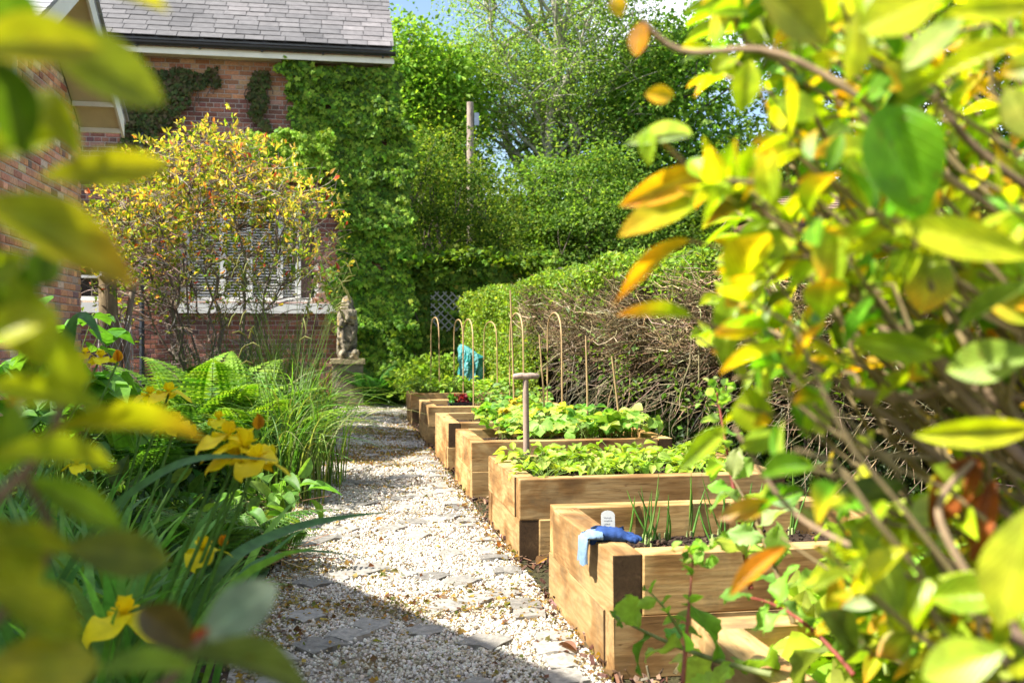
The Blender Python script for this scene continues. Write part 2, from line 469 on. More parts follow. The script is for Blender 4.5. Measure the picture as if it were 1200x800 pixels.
L(c, bg.inputs['Color']); L(bg.outputs[0], out.inputs['Surface'])
vs = scene.view_settings
vs.view_transform = 'Standard'; vs.look = 'None'; vs.gamma = 1.0; vs.use_curve_mapping = False
vs.exposure = 1.53
scene.cycles.use_denoising = True
scene.cycles.max_bounces = 6; scene.cycles.diffuse_bounces = 3; scene.cycles.transmission_bounces = 4; scene.cycles.glossy_bounces = 2
scene.cycles.sample_clamp_indirect = 6.0
scene.cycles.caustics_reflective = False; scene.cycles.caustics_refractive = False
# ------------------------------------------------------------------ ground, path
def grid(x0, x1, y0, y1, nx, ny):
    xs = np.linspace(x0, x1, nx); ys = np.linspace(y0, y1, ny)
    X, Y = np.meshgrid(xs, ys)
    v = np.stack([X.ravel(), Y.ravel(), np.zeros(X.size)], 1)
    i = np.arange((nx - 1) * (ny - 1)); a = (i // (nx - 1)) * nx + i % (nx - 1)
    f = np.stack([a, a + 1, a + nx + 1, a + nx], 1)
    return v, f
g = Geo()
v, f = grid(-200, 200, -60, 400, 3, 3); g.add(v, f, (0.05, 0.045, 0.02))
tag(g.build('ground', M['soil']), kind='structure')
# planting border soil, slightly mounded
v, f = grid(-6.5, -0.3, 0.3, 15.5, 40, 90)
v[:, 2] = 0.004 + 0.05 * np.clip((-0.42 - v[:, 0]) / 0.5, 0, 1) * (1 + 0.5 * noise(v, 2.5))
g = Geo().add(v, f, (0.045, 0.03, 0.018)); tag(g.build('border_soil', M['soil'], smooth=True), kind='structure')

PL = np.array([(-0.36, -1), (-0.36, 3), (-0.34, 4.5), (-0.42, 6), (-0.50, 8), (-0.52, 11), (-0.42, 13.4), (-1.1, 15.0), (-1.3, 16.4)])
PR = np.array([(0.85, -1), (0.85, 3), (0.85, 4.5), (0.85, 6), (0.85, 8), (0.85, 11), (0.86, 13.5), (2.0, 14.6), (2.3, 16.4)])
def edge_l(y): return np.interp(y, PL[:, 1], PL[:, 0]) + 0.04 * np.sin(y * 3.1) + 0.03 * np.sin(y * 7.7 + 1)
def edge_r(y): return np.interp(y, PR[:, 1], PR[:, 0])
ys = np.linspace(-1, 16.4, 120); us = np.linspace(0, 1, 14)
Yg, Ug = np.meshgrid(ys, us, indexing='ij')
Xg = edge_l(Yg) * (1 - Ug) + edge_r(Yg) * Ug
v = np.stack([Xg.ravel(), Yg.ravel(), np.full(Xg.size, 0.008)], 1)
v[:, 2] += 0.006 * noise(v, 3.0)
n_ = 14; i = np.arange(119 * 13); a = (i // 13) * n_ + i % 13
f = np.stack([a, a + 1, a + n_ + 1, a + n_], 1)
def path_mat():
    m, nt, out = new_mat('path_grit'); L = nt.links.new
    tc = nd(nt, 'ShaderNodeTexCoord')
    v1 = nd(nt, 'ShaderNodeTexVoronoi', Scale=75.0); L(tc.outputs['Object'], v1.inputs['Vector'])
    r = ramp(nt, [(0.0, (0.11, 0.085, 0.06)), (0.4, (0.28, 0.245, 0.20)), (1.0, (0.42, 0.38, 0.33))])
    sx = nd(nt, 'ShaderNodeSeparateColor'); L(v1.outputs['Color'], sx.inputs[0]); L(sx.outputs[0], r.inputs['Fac'])
    n = nd(nt, 'ShaderNodeTexNoise', Scale=2.3, Detail=5.0); L(tc.outputs['Object'], n.inputs['Vector'])
    r2 = ramp(nt, [(0.55, (0, 0, 0)), (0.68, (1, 1, 1))]); L(n.outputs['Fac'], r2.inputs['Fac'])
    c = mix(nt, r2.outputs['Color'], r.outputs['Color'], (0.20, 0.14, 0.05))
    p = nd(nt, 'ShaderNodeBsdfPrincipled', Roughness=0.95); L(c, p.inputs['Base Color'])
    b = nd(nt, 'ShaderNodeBump', Strength=0.8, Distance=0.008); b.invert = True
    L(v1.outputs['Distance'], b.inputs['Height']); L(b.outputs[0], p.inputs['Normal'])
    L(p.outputs[0], out.inputs['Surface']); return m
g = Geo().add(v, f, (0.5, 0.47, 0.42)); tag(g.build('path', path_mat(), smooth=True), kind='structure')

# granite setts let into the path: a border row along the beds and lattice rows across
r = np.random.default_rng(21)
sett = []
for k in range(92):
    y = 1.2 + k * 0.145
    if r.random() < 0.62: sett.append((0.73 + r.normal(0, 0.025), y, r.normal(0, 0.1), 0.125, 0.3))
for d in (1, -1):
    for k in range(-4, 22):
        for q in range(9):
            t = q / 8
            x = -0.35 + 1.0 * t; y = 1.0 + k * 0.92 + d * 0.78 * (t - 0.5)
            if r.random() < 0.66 and y < 14.5:
                sett.append((x + r.normal(0, 0.015), y + r.normal(0, 0.015), d * 0.66 + r.normal(0, 0.12), 0.138, 0))
def sett_ok(i, pts):
    return True
kept = []
for s_ in sett:
    if s_[0] < edge_l(s_[1]) + 0.08: continue
    if all((s_[0] - q[0]) ** 2 + (s_[1] - q[1]) ** 2 > 0.0185 for q in kept): kept.append(s_)
g = Geo()
for (x, y, rz, s, _) in kept:
    bm = bmesh.new(); bmesh.ops.create_cube(bm, size=1.0)
    bmesh.ops.subdivide_edges(bm, edges=bm.edges[:], cuts=2, use_grid_fill=True)
    sx, sy = s * r.uniform(0.85, 1.15), s * r.uniform(0.85, 1.15)
    vv = np.array([q.co[:] for q in bm.verts]); ff = [[q.index for q in p.verts] for p in bm.faces]; bm.free()
    rd = np.maximum(np.abs(vv[:, 0]), np.abs(vv[:, 1]))
    vv[:, 2] = np.where(vv[:, 2] > 0.4, 0.5 - 0.10 * (np.hypot(vv[:, 0], vv[:, 1]) > 0.55), vv[:, 2])
    vv *= np.array([sx, sy, 0.06]); vv += r.normal(0, 0.0035, vv.shape)
    c_, s2 = math.cos(rz), math.sin(rz)
    vv = np.stack([vv[:, 0] * c_ - vv[:, 1] * s2, vv[:, 0] * s2 + vv[:, 1] * c_, vv[:, 2]], 1)
    top = r.uniform(0.023, 0.032)
    vv += np.array([x, y, top - 0.03])
    g.add(vv, ff, np.array([0.25, 0.232, 0.20]) * r.uniform(0.65, 1.25))
SETTS = np.array([(q[0], q[1]) for q in kept])
tag(g.build('path_setts', col_mat('granite', 0.8, 0.3, 35, 0.35, 0.6, 70, 0.006)), kind='structure')

# loose white gravel: near stones in full, farther ones coarser
bm = bmesh.new(); bmesh.ops.create_icosphere(bm, subdivisions=1, radius=0.5)
ICO = np.array([q.co[:] for q in bm.verts]); ICOF = np.array([[q.index for q in p.verts] for p in bm.faces]); bm.free()
OCT = np.array([[0, 0, .5], [.5, 0, 0], [0, .5, 0], [-.5, 0, 0], [0, -.5, 0], [0, 0, -.5]]); OCTF = np.array([[0, 1, 2], [0, 2, 3], [0, 3, 4], [0, 4, 1], [5, 2, 1], [5, 3, 2], [5, 4, 3], [5, 1, 4]])
g = Geo()
def gravel(y0, y1, n, size, tv, tf, seed, variants=5):
    r = np.random.default_rng(seed)
    y = r.uniform(y0, y1, n); u = r.uniform(0, 1, n) ** 1.0
    xl, xr = edge_l(y) - 0.03, edge_r(y) - 0.01
    x = xl + (xr - xl) * u
    p = np.stack([x, y], 1)
    dens = noise(p, 2.2) * 0.5 + noise(p, 6.0, 3) * 0.3 + 0.62
    keep = r.random(n) < np.clip(dens, 0.25, 1)
    keep &= r.random(n) < np.clip((x - xl) / 0.12, 0.15, 1)
    # setts stay mostly clear
    p = p[keep]; near = np.zeros(len(p), bool)
    for (a, b) in SETTS[(SETTS[:, 1] > y0 - .2) & (SETTS[:, 1] < y1 + .2)]:
        near |= (np.abs(p[:, 0] - a) < 0.066) & (np.abs(p[:, 1] - b) < 0.066)
    near &= r.random(len(p)) < 0.90
    p = p[~near]; m = len(p)
    sz = size * np.exp(r.normal(0, 0.28, m))
    pos = np.concatenate([p, (0.010 + 0.3 * sz + r.uniform(0, 0.008, m))[:, None]], 1)
    rot = frames(rdir(m, 0, r), rdir(m, 0, r))
    sc = sz[:, None] * r.uniform(0.6, 1.15, (m, 3))
    base = pick([(0.58, 0.53, 0.45), (0.47, 0.42, 0.34), (0.65, 0.61, 0.545), (0.34, 0.28, 0.19), (0.23, 0.175, 0.11)], m, [6, 4, 3, 1.8, 1.0], r, 0.08, 0.03)
    moss = np.clip((noise(p, 1.7, 2) - 0.30) * 4, 0, 1) * (r.random(m) < 0.75)
    moss = np.maximum(moss, (r.random(m) < 0.02).astype(float))
    ed = np.clip(1 - (p[:, 0] - edge_l(p[:, 1])) / 0.3, 0, 1); moss = np.maximum(moss, ed * (r.random(m) < 0.55))
    mc = pick([(0.24, 0.17, 0.05), (0.15, 0.14, 0.04), (0.17, 0.12, 0.07)], m, None, r, 0.2, 0.1)
    base = base * (1 - moss[:, None]) + mc * moss[:, None]
    for k in range(variants):
        s_ = slice(k, None, variants)
        t2 = tv * (1 + r.normal(0, 0.16, (len(tv), 1)))
        g.scatter(t2, tf, pos[s_], rot[s_], sc[s_], base[s_])
gravel(2.6, 5.2, 62000, 0.0106, ICO, ICOF, 1)
gravel(5.2, 8.5, 46000, 0.0122, ICO, ICOF, 2)
gravel(8.5, 16.3, 54000, 0.0160, OCT, OCTF, 3)
tag(g.build('gravel', M['stone']), 'white limestone gravel covering the garden path', kind='stuff')
# flat moss and dead leaf crumbs between the stones
g = Geo(); r = np.random.default_rng(33)
n = 22000; y = r.uniform(2.8, 14, n); x = edge_l(y) + (edge_r(y) - edge_l(y)) * r.uniform(0, 1, n)
p = np.stack([x, y], 1); k = (noise(p, 1.7, 2) > 0.20) | (r.random(n) < 0.12) | (x > 0.76) | (x < edge_l(y) + 0.12)
p = p[k]; m = len(p)
pos = np.concatenate([p, r.uniform(0.022, 0.032, m)[:, None]], 1)
g.scatter(*LEAF_FAR, pos, frames(rdir(m, 0, r) * np.array([1, 1, .2]), rdir(m, 1.5, r)), np.exp(r.normal(-4.2, 0.4, m)), pick([(0.30, 0.19, 0.05), (0.36, 0.24, 0.06), (0.16, 0.15, 0.04), (0.15, 0.08, 0.04)], m, None, r))
tag(g.build('moss_crumbs', M['leaf']), 'ochre moss and leaf crumbs lying on the path', kind='stuff')
# bark mulch in the gaps between beds
g = Geo(); n = 5200; y = r.uniform(2.2, 12.5, n); x = r.uniform(0.80, 1.9, n)
gap = np.zeros(n, bool)
for a, b in ((2.35, 3.12), (4.06, 4.84), (5.80, 6.62), (7.58, 8.12), (9.18, 9.98), (11.2, 12.4)): gap |= (y > a) & (y < b)
gap |= (x < 0.87) & (r.random(n) < 0.8)
p = np.stack([x, y, r.uniform(0.006, 0.035, n)], 1)[gap]; m = len(p)
g.scatter(boxv((-.5, -.5, -.1), (.5, .5, .1)), BOXF, p, frames(rdir(m, 0, r), rdir(m, 0.8, r)), r.uniform(0.5, 1.4, (m, 3)) * np.array([0.012, 0.035, 0.02]), pick([(0.13, 0.075, 0.045), (0.08, 0.045, 0.03), (0.22, 0.13, 0.09)], m, None, r))
tag(g.build('bark_mulch', M['bark']), 'brown bark mulch between the raised beds', kind='stuff')
# a few curled dead leaves
DEAD = leaf_t(6, 3, 0.5, -0.1)
for k, (px, py, ln, a, lab) in enumerate(((628, 661, .085, .7, 'curled tan dead leaf on mulch between two raised beds'), (676, 762, .075, 2.4, 'brown dead leaf on gravel beside the corner of the glove bed'), (584, 641, .06, 1.2, 'small orange dead leaf at the foot of the second bed'), (440, 609, .05, .2, 'tiny orange dead leaf alone on white gravel'))):
    g = Geo(); q = atZ(px, py, 0.035)
    g.scatter(*DEAD, [(0, 0, 0)], frames(np.array([[math.cos(a), math.sin(a), 0.08]]), np.array([[0.2, 0, 1.0]])), np.array([[ln * .55, ln, ln * .6]]), np.array([(0.36, 0.20, 0.09), (0.22, 0.10, 0.05), (0.42, 0.17, 0.04), (0.40, 0.18, 0.05)][k]))
    o = g.build('dead_leaf', M['leaf']); o.location = tuple(q); tag(o, lab, 'leaf', 'fallen leaves on the path')

# ------------------------------------------------------------------ brickwork
BRC = [(0.33, 0.125, 0.072), (0.25, 0.095, 0.062), (0.38, 0.17, 0.10), (0.20, 0.085, 0.065), (0.42, 0.225, 0.14), (0.29, 0.15, 0.10)]
def brick_wall(g, plane, o, u0, u1, z0, z1, nsign, holes=(), top=None, colfun=None, seed=0, lc=0.228, hc=0.076):
    """bricks of a wall on plane 'y' (u = x) or 'x' (u = y) at offset o; outward normal nsign"""
    r = np.random.default_rng(seed)
    P = []; S = []; C = []
    nrow = int((z1 - z0) / hc)
    for i in range(nrow):
        z = z0 + (i + .5) * hc
        header = (i % 4 == 3)
        l = lc / 2 if header else lc
        u = u0 - (0.25 * lc if header else (lc / 2 if i % 2 else 0)) - r.uniform(0, 0.01)
        while u < u1:
            a, b = max(u, u0), min(u + l, u1); u += l
            if b - a < 0.03: continue
            c_ = (a + b) / 2
            if top is not None and z + hc / 2 > top(c_): continue
            if any(c_ > h[0] and c_ < h[1] and z > h[2] and z < h[3] for h in holes): continue
            P.append((c_, z)); S.append((b - a - 0.011, hc - 0.011))
            C.append((c_, z, header))
    P = np.array(P); S = np.array(S); m = len(P)
    bx = boxv((-.5, -.5, -.5), (.5, .5, .5))
    # pillowed front: chamfered brick (inner face ring)
    fr = np.array([[-.5, -.5, 0], [.5, -.5, 0], [.5, .5, 0], [-.5, .5, 0], [-.47, -.40, 1], [.47, -.40, 1], [.47, .40, 1], [-.47, .40, 1]])
    ff = np.array([[0, 1, 5, 4], [1, 2, 6, 5], [2, 3, 7, 6], [3, 0, 4, 7], [4, 5, 6, 7]])
    cols = colfun(P, r) if colfun else pick(BRC, m, [5, 4, 3, 2, 1.2, 2], r, 0.16, 0.06)
    if plane == 'y':
        rot = np.tile(np.array([[1, 0, 0], [0, 0, nsign], [0, 1, 0]], float)[None], (m, 1, 1))
        pos = np.stack([P[:, 0], np.full(m, o), P[:, 1]], 1)
    else:
        rot = np.tile(np.array([[0, 0, nsign], [1, 0, 0], [0, 1, 0]], float)[None], (m, 1, 1))
        pos = np.stack([np.full(m, o), P[:, 0], P[:, 1]], 1)
    sc = np.stack([S[:, 0], S[:, 1], r.uniform(0.006, 0.011, m)], 1)
    g.scatter(fr, ff if nsign * (1 if plane == 'x' else -1) > 0 else ff[:, ::-1], pos, rot, sc, cols, 0)

YW = 16.6                                         # far wall of the house
HX0, HX1 = -8.0, 0.80
EZ = float(at(400, 72, YW - 0.3)[2])              # underside of the fascia
house = thing('brick_house', 'old red brick house with slate roof, cream fascia and shuttered window beyond the path', 'house', (0, YW, 0))
def H(o):
    o.location = (0, -YW, 0); return o
xa, za = at(216, 352, YW)[0], at(300, 353, YW)[2]
xb, zt = at(373, 300, YW)[0], at(300, 232, YW)[2]
xs0, xs1 = at(206, 360, YW)[0], at(394, 360, YW)[0]
wx0, wx1 = at(60, 340, YW)[0], at(121, 340, YW)[0]      # second window, left
wall2_z = za; wall2_t = za + 1.25
g = Geo()
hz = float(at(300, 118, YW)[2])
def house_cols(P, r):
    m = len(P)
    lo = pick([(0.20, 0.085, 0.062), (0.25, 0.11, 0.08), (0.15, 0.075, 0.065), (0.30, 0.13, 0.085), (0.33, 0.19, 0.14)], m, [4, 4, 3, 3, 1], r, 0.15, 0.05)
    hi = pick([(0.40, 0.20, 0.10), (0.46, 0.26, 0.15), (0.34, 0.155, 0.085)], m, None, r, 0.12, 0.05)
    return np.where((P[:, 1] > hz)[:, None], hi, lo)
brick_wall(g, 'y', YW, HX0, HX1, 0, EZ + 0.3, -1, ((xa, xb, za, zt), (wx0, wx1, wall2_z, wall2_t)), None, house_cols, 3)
# mortar/backing wall around the openings, and the body behind
def slab(x0, x1, z0, z1): box(g, (x0, YW, z0), (x1, YW + 0.25, z1), (0.40, 0.35, 0.30), 1)
slab(HX0, wx0, 0, EZ + .3); slab(wx0, wx1, 0, wall2_z); slab(wx0, wx1, wall2_t, EZ + .3); slab(wx1, xa, 0, EZ + .3); slab(xa, xb, 0, za); slab(xa, xb, zt, EZ + .3); slab(xb, HX1, 0, EZ + .3)
box(g, (HX1 - .25, YW + .25, 0), (HX1, YW + 4.6, EZ + .3), (0.25, 0.12, 0.09), 1)
box(g, (HX0, YW + .25, 0), (HX0 + .25, YW + 4.6, EZ + .3), (0.25, 0.12, 0.09), 1)
H(g.build('wall', [M['brick'], M['mortar']], house))
# roof: individual slates
pitch = R(38); sx, sz = math.cos(pitch), math.sin(pitch)
ey, ez = YW - 0.34, EZ + 0.25
rx0, rx1 = HX0 - .2, float(at(462, 60, ey)[0])
g = Geo(); r = np.random.default_rng(8); P = []; S = []; C = []
rows = 19; ex = 0.20
for i in range(rows):
    x = rx0 - (0.17 if i % 2 else 0) + r.uniform(-.01, .01)
    while x < rx1:
        wd = 0.34 * r.uniform(0.86, 1.12); a, b = max(x, rx0), min(x + wd, rx1); x += wd
        if b - a < .05: continue
        s0 = i * ex + r.normal(0, 0.004)
        P.append(((a + b) / 2, ey + s0 * sx, ez + s0 * sz)); S.append((b - a - 0.010, 0.30, 0.010 + r.uniform(0, .004)))
P = np.array(P); S = np.array(S); m = len(P)
rot = np.tile(np.array([[1, 0, 0], [0, sx, -sz], [0, sz, sx]], float)[None], (m, 1, 1))
til = np.random.default_rng(2)
bx = boxv((-.5, 0, 0), (.5, 1, 1)); bx[[0, 1, 4, 5], 2] += 1.1      # lower edge lifted over the row below
bx = bx[:, :]
stain = np.clip(noise(P[:, :2], 0.9) * 0.3 + noise(P[:, :2], 4, 2) * 0.15, -.35, .35)
cc = np.array([0.112, 0.106, 0.104])[None] * (1 + stain[:, None]) * np.exp(til.normal(0, .10, (m, 1)))
cc[:, 0] *= 1 + .10 * np.clip(stain, 0, 1)
g.scatter(bx, BOXF, P, rot, S, cc, 0)
box(g, (0, 0, 0), (0.001, 0.001, 0.001), (0, 0, 0))
top = rows * ex
prism(g, [(rx0 + .03, ey + .05, ez - .035), (rx1 - .03, ey + .05, ez - .035), (rx1 - .03, ey + top * sx, ez + top * sz - .06), (rx0 + .03, ey + top * sx, ez + top * sz - .06)], (0, 0, 0.03), (0.12, 0.12, 0.12), 0)
prism(g, [(rx0, ey + top * sx, ez + top * sz), (rx1, ey + top * sx, ez + top * sz), (rx1, ey + 2 * top * sx, ez - .05), (rx0, ey + 2 * top * sx, ez - .05)], (0, 0, 0.03), (0.3, 0.29, 0.3), 0)
roof = H(g.build('roof', M['slate'], house))
g = Geo()
fz0, fz1 = EZ, float(at(400, 64, ey)[2])
box(g, (rx0, ey + .03, fz0), (rx1 - .01, ey + .06, fz1 - .002), (0.78, 0.74, 0.56)); box(g, (rx0, ey + .012, fz0 - .012), (rx1, ey + .03, fz0 + .055), (0.80, 0.77, 0.62))
box(g, (rx0, ey + .061, fz0 + .02), (rx1 - .02, YW - .012, fz0 + .04), (0.7, 0.68, 0.55))
H(g.build('fascia', M['paint'], house))
g = Geo(); th = np.linspace(math.pi, 2 * math.pi, 8)
gy, gz = ey - .035, fz1 + .055
pr = np.stack([np.cos(th) * .058, np.sin(th) * .058], 1)
vv = np.concatenate([np.column_stack([np.full(8, X), gy + pr[:, 0], gz + pr[:, 1]]) for X in (rx0, rx1 + .02)])
g.add(vv, [[k, k + 1, k + 9, k + 8] for k in range(7)], (0.02, 0.02, 0.022))
g.add(vv + np.array([0, 0, .004]), [[k, k + 8, k + 9, k + 1] for k in range(7)], (0.02, 0.02, 0.022))
for X in np.arange(rx0 + .3, rx1, 0.95): box(g, (X, gy - .01, gz - .075), (X + .03, gy + .06, gz - .055), (0.02, 0.02, 0.022))
H(g.build('gutter', M['metal_dark'], house))
# downpipe and vent pipe
q = at(166, 150, YW - .09)
g = Geo(); tube(g, [(q[0], YW - .09, 0.05), (q[0], YW - .09, EZ - .15), (q[0], YW - .3, EZ + .02)], .04, 8, (0.03, 0.035, 0.045))
for z in (1.2, 2.6, 4.0): tube(g, [(q[0], YW - .09, z), (q[0], YW - .09, z + .06)], .05, 8, (0.03, 0.035, 0.045))
H(g.build('downpipe', M['metal_dark'], house))
q = at(159, 52, ey + .25)
g = Geo(); tube(g, [(q[0], q[1], q[2] - .25), (q[0], q[1], q[2] + .15)], .055, 10, (0.12, 0.12, 0.125)); H(g.build('vent_pipe', M['metal_dark'], house))
# shuttered window
def window(x0, x1, z0, z1, mull, blinds, name='window'):
    wn = thing(name, None, None); wn.parent = house; wn.location = (0, -YW, 0)
    g = Geo(); W = (0.74, 0.73, 0.69); fw = .065
    box(g, (x0, YW + .05, z0), (x0 + fw, YW + .14, z1), W); box(g, (x1 - fw, YW + .05, z0), (x1, YW + .14, z1), W)
    box(g, (x0 + fw, YW + .05, z0), (x1 - fw, YW + .14, z0 + fw), W); box(g, (x0 + fw, YW + .05, z1 - fw), (x1 - fw, YW + .14, z1), W)
    for a in mull: box(g, (a - .045, YW + .04, z0 + fw), (a + .045, YW + .135, z1 - fw), W)
    g.build('frame', M['paint'], wn)
    g = Geo(); box(g, (x0 + .01, YW + .16, z0 + .01), (x1 - .01, YW + .17, z1 - .01), (0.02, .02, .02)); g.build('pane', M['glass'], wn)
    if blinds:
        g = Geo(); e = [x0 + fw] + list(mull) + [x1 - fw]
        for i, (a, b) in enumerate(zip(e[:-1], e[1:])):
            if i == blinds: continue
            z = z0 + fw + .02
            while z < z1 - fw - .03:
                prism(g, [(a + .05, YW + .075, z), (b - .05, YW + .075, z), (b - .05, YW + .115, z + .022), (a + .05, YW + .115, z + .022)], (0, -.002, .006), (0.72, 0.70, 0.64)); z += .047
        g.build('louvre', M['paint'], wn)
        g = Geo()
        a, b = e[blinds], e[blinds + 1]
        for k in range(9):
            u = a + .05 + (b - a - .1) * k / 9
            prism(g, [(u, YW + .12 + .012 * (k % 2), z0 + fw), (u + (b - a - .1) / 9, YW + .12 + .012 * ((k + 1) % 2), z0 + fw), (u + (b - a - .1) / 9, YW + .12 + .012 * ((k + 1) % 2), z1 - fw), (u, YW + .12 + .012 * (k % 2), z1 - fw)], (0, .004, 0), (0.20, 0.13, 0.11))
        g.build('curtain', M['cloth'], wn)
    return wn
mu = [at(q, 320, YW)[0] for q in (261, 292, 328, 349)]
wn = window(xa, xb, za, zt, mu, 4)
wn.children[0].name = 'frame'
g = Geo(); sz0, sz1 = at(300, 367, YW - .1)[2], at(300, 355, YW - .1)[2]
box(g, (xs0, YW - .11, sz0), (xs1, YW + .05, sz1), (0.72, 0.71, 0.67)); g.build('sill', M['paint'], wn)
wn2 = window(wx0, wx1, wall2_z, wall2_t, [], 0)
g = Geo(); box(g, (wx0 - .08, YW - .11, sz0), (wx1 + .06, YW + .05, sz1), (0.72, 0.71, 0.67)); box(g, (wx0 + .06, YW + .03, wall2_z + .36), (wx1 - .06, YW + .13, wall2_z + .40), (0.74, 0.73, 0.69)); g.build('sill', M['paint'], wn2)

# ------------------------------------------------------------------ gabled brick wing on the left
WX, WY0, WY1, RZ, EVZ = -2.84, 8.35, 11.65, 4.42, 3.38
WYM = (WY0 + WY1) / 2
wing = thing('brick_wing', 'low gabled wing of orange red brick with cream soffit boards beside the planting', 'building', (WX, WYM, 0))
def Wg(o): o.location = (-WX, -WYM, 0); return o
slope = (RZ - EVZ) / (WY1 - WYM)
topz = lambda y: RZ - slope * abs(y - WYM) - .02
wl0, wl1 = 9.05, float(atX(10, 100, WX)[1])
wlz0, wlz1 = float(atX(20, 132, WX)[2]), 3.95
g = Geo()
wing_cols = lambda P, r: pick([(0.62, 0.31, 0.17), (0.54, 0.25, 0.15), (0.68, 0.39, 0.24), (0.44, 0.21, 0.15), (0.68, 0.50, 0.36), (0.36, 0.22, 0.18)], len(P), [5, 4, 3.5, 2, 1.2, 1], r, 0.16, 0.06)
brick_wall(g, 'x', WX, WY0, WY1, 0, RZ, 1, ((wl0 - .12, wl1 + .12, wlz0 - .12, wlz1 + .1),), topz, wing_cols, 5)
pts = [(WY0, 0), (WY1, 0), (WY1, EVZ), (WYM, RZ), (WY0, EVZ)]
v = np.array([(WX - .25 * k, y, z) for k in (0, 1) for (y, z) in pts])
g.add(v, [[0, 1, 2], [0, 2, 4], [2, 3, 4]], (0.45, 0.38, 0.32), 1); g.add(v, [[5, 7, 6], [5, 9, 7], [7, 9, 8]], (0.4, .35, .3), 1)
box(g, (WX - 5, WY1 - .25, 0), (WX - .251, WY1, EVZ), (0.25, 0.12, 0.09), 1); box(g, (WX - 5, WY0, 0), (WX - .251, WY0 + .25, EVZ), (0.25, 0.12, 0.09), 1)
brick_wall(g, 'y', WY1, WX - 5, WX, 0, EVZ, 1, (), None, wing_cols, 6)
Wg(g.build('wall', [M['brick'], M['mortar']], wing))
ov = 0.46
g = Geo()
for sg in (1, -1):
    e = WYM + sg * (WY1 - WYM + .10); ez2 = RZ - slope * (WY1 - WYM + .10)
    q = [(WX + ov, WYM, RZ + .16), (WX + ov, e, ez2 + .16), (WX - 5, e, ez2 + .16), (WX - 5, WYM, RZ + .16)]
    prism(g, q, (0, 0, .05), (0.28, 0.27, 0.28))
    for k in range(14):
        t0 = k / 14
        y0, y1 = WYM + (e - WYM) * t0, WYM + (e - WYM) * (t0 + 1 / 14 + .02)
        z0, z1 = RZ + (ez2 - RZ) * t0, RZ + (ez2 - RZ) * (t0 + 1 / 14 + .02)
        prism(g, [(WX + ov + .03, y0, z0 + .215), (WX + ov + .03, y1, z1 + .225), (WX - 5, y1, z1 + .225), (WX - 5, y0, z0 + .215)], (0, 0, .012), (0.32, 0.31, 0.32))
Wg(g.build('roof', M['slate'], wing))
g = Geo()
for sg in (1, -1):
    e = WYM + sg * (WY1 - WYM - .02); ez2 = RZ - slope * (WY1 - WYM - .02)
    prism(g, [(WX + .012, WYM, RZ - .005), (WX + .012, e, ez2 - .005), (WX + ov - .02, e, ez2 - .005), (WX + ov - .02, WYM, RZ - .005)], (0, 0, .02), (0.70, 0.62, 0.38))
    for tt in (.40, .78, .985):
        y0 = WYM + (e - WYM) * tt; z0 = RZ + (ez2 - RZ) * tt
        box(g, (WX + .014, y0 - .02, z0 - .055), (WX + ov - .024, y0 + .02, z0 - .004), (0.80, 0.78, 0.66))
Wg(g.build('soffit', M['paint'], wing))
g = Geo()
for sg in (1, -1):
    e = WYM + sg * (WY1 - WYM + .02); ez2 = RZ - slope * (WY1 - WYM + .02)
    prism(g, [(WX + ov, WYM, RZ - .05), (WX + ov, e, ez2 - .05), (WX + ov, e, ez2 + .15), (WX + ov, WYM, RZ + .15)], (-.025, 0, 0), (0.80, 0.78, 0.68))
Wg(g.build('bargeboard', M['paint'], wing))
wn3 = thing('window', None, None); wn3.parent = wing; wn3.location = (-WX, -WYM, 0)
g = Geo(); S_ = (0.50, 0.47, 0.38)
box(g, (WX - .1, wl1, wlz0 - .0), (WX + .03, wl1 + .13, wlz1), S_); box(g, (WX - .1, wl0 - .13, wlz0), (WX + .03, wl0, wlz1), S_)
box(g, (WX - .1, wl0 - .13, wlz0 - .14), (WX + .05, wl1 + .13, wlz0), S_); box(g, (WX - .1, wl0 - .13, wlz1), (WX + .03, wl1 + .13, wlz1 + .12), S_)
g.build('surround', M['paint'], wn3)
g = Geo(); box(g, (WX - .12, wl0, wlz0), (WX - .1, wl1, wlz1), (.02, .02, .02)); g.build('pane', M['glass'], wn3)
g = Geo(); ym = (wl0 + wl1) / 2
for y in (wl0, ym - .02, wl1 - .05): box(g, (WX - .098, y, wlz0), (WX - .05, y + .05, wlz1), (.8, .78, .72))
for z in (wlz0, wlz0 + .4, wlz1 - .05): box(g, (WX - .096, wl0 + .05, z), (WX - .055, wl1 - .05, z + .04), (.8, .78, .72))
g.build('frame', M['paint'], wn3)

# second, lower gabled range standing left of the photographer; its roof throws the near shadow on the path
OX, OYM, ORZ, OHW, OS = -2.90, 1.50, 4.60, 3.45, 0.607
outb = thing('brick_outbuilding', 'gabled brick range at the left of the path, nearest the camera, shading the irises', 'building', (OX, OYM, 0))
def Og(o): o.location = (-OX, -OYM, 0); return o
oez = ORZ - OS * OHW
OSN = 0.50; oezn = ORZ - OSN * OHW     # unseen camera-side slope, made shallower to set the shade on the left leaves
g = Geo()
brick_wall(g, 'x', OX, OYM - OHW + .25, OYM + OHW - .25, 0, ORZ, 1, (), lambda y: ORZ - (OS if y > OYM else OSN) * abs(y - OYM) - .1, wing_cols, 15)
pts = [(OYM - OHW + .25, 0), (OYM + OHW - .25, 0), (OYM + OHW - .25, oez + .05), (OYM, ORZ - .1), (OYM - OHW + .25, oezn)]
v = np.array([(OX - .25 * k, y, z) for k in (0, 1) for (y, z) in pts])
g.add(v, [[0, 1, 2], [0, 2, 4], [2, 3, 4]], (0.45, 0.38, 0.32), 1); g.add(v, [[5, 7, 6], [5, 9, 7], [7, 9, 8]], (0.4, .35, .3), 1)
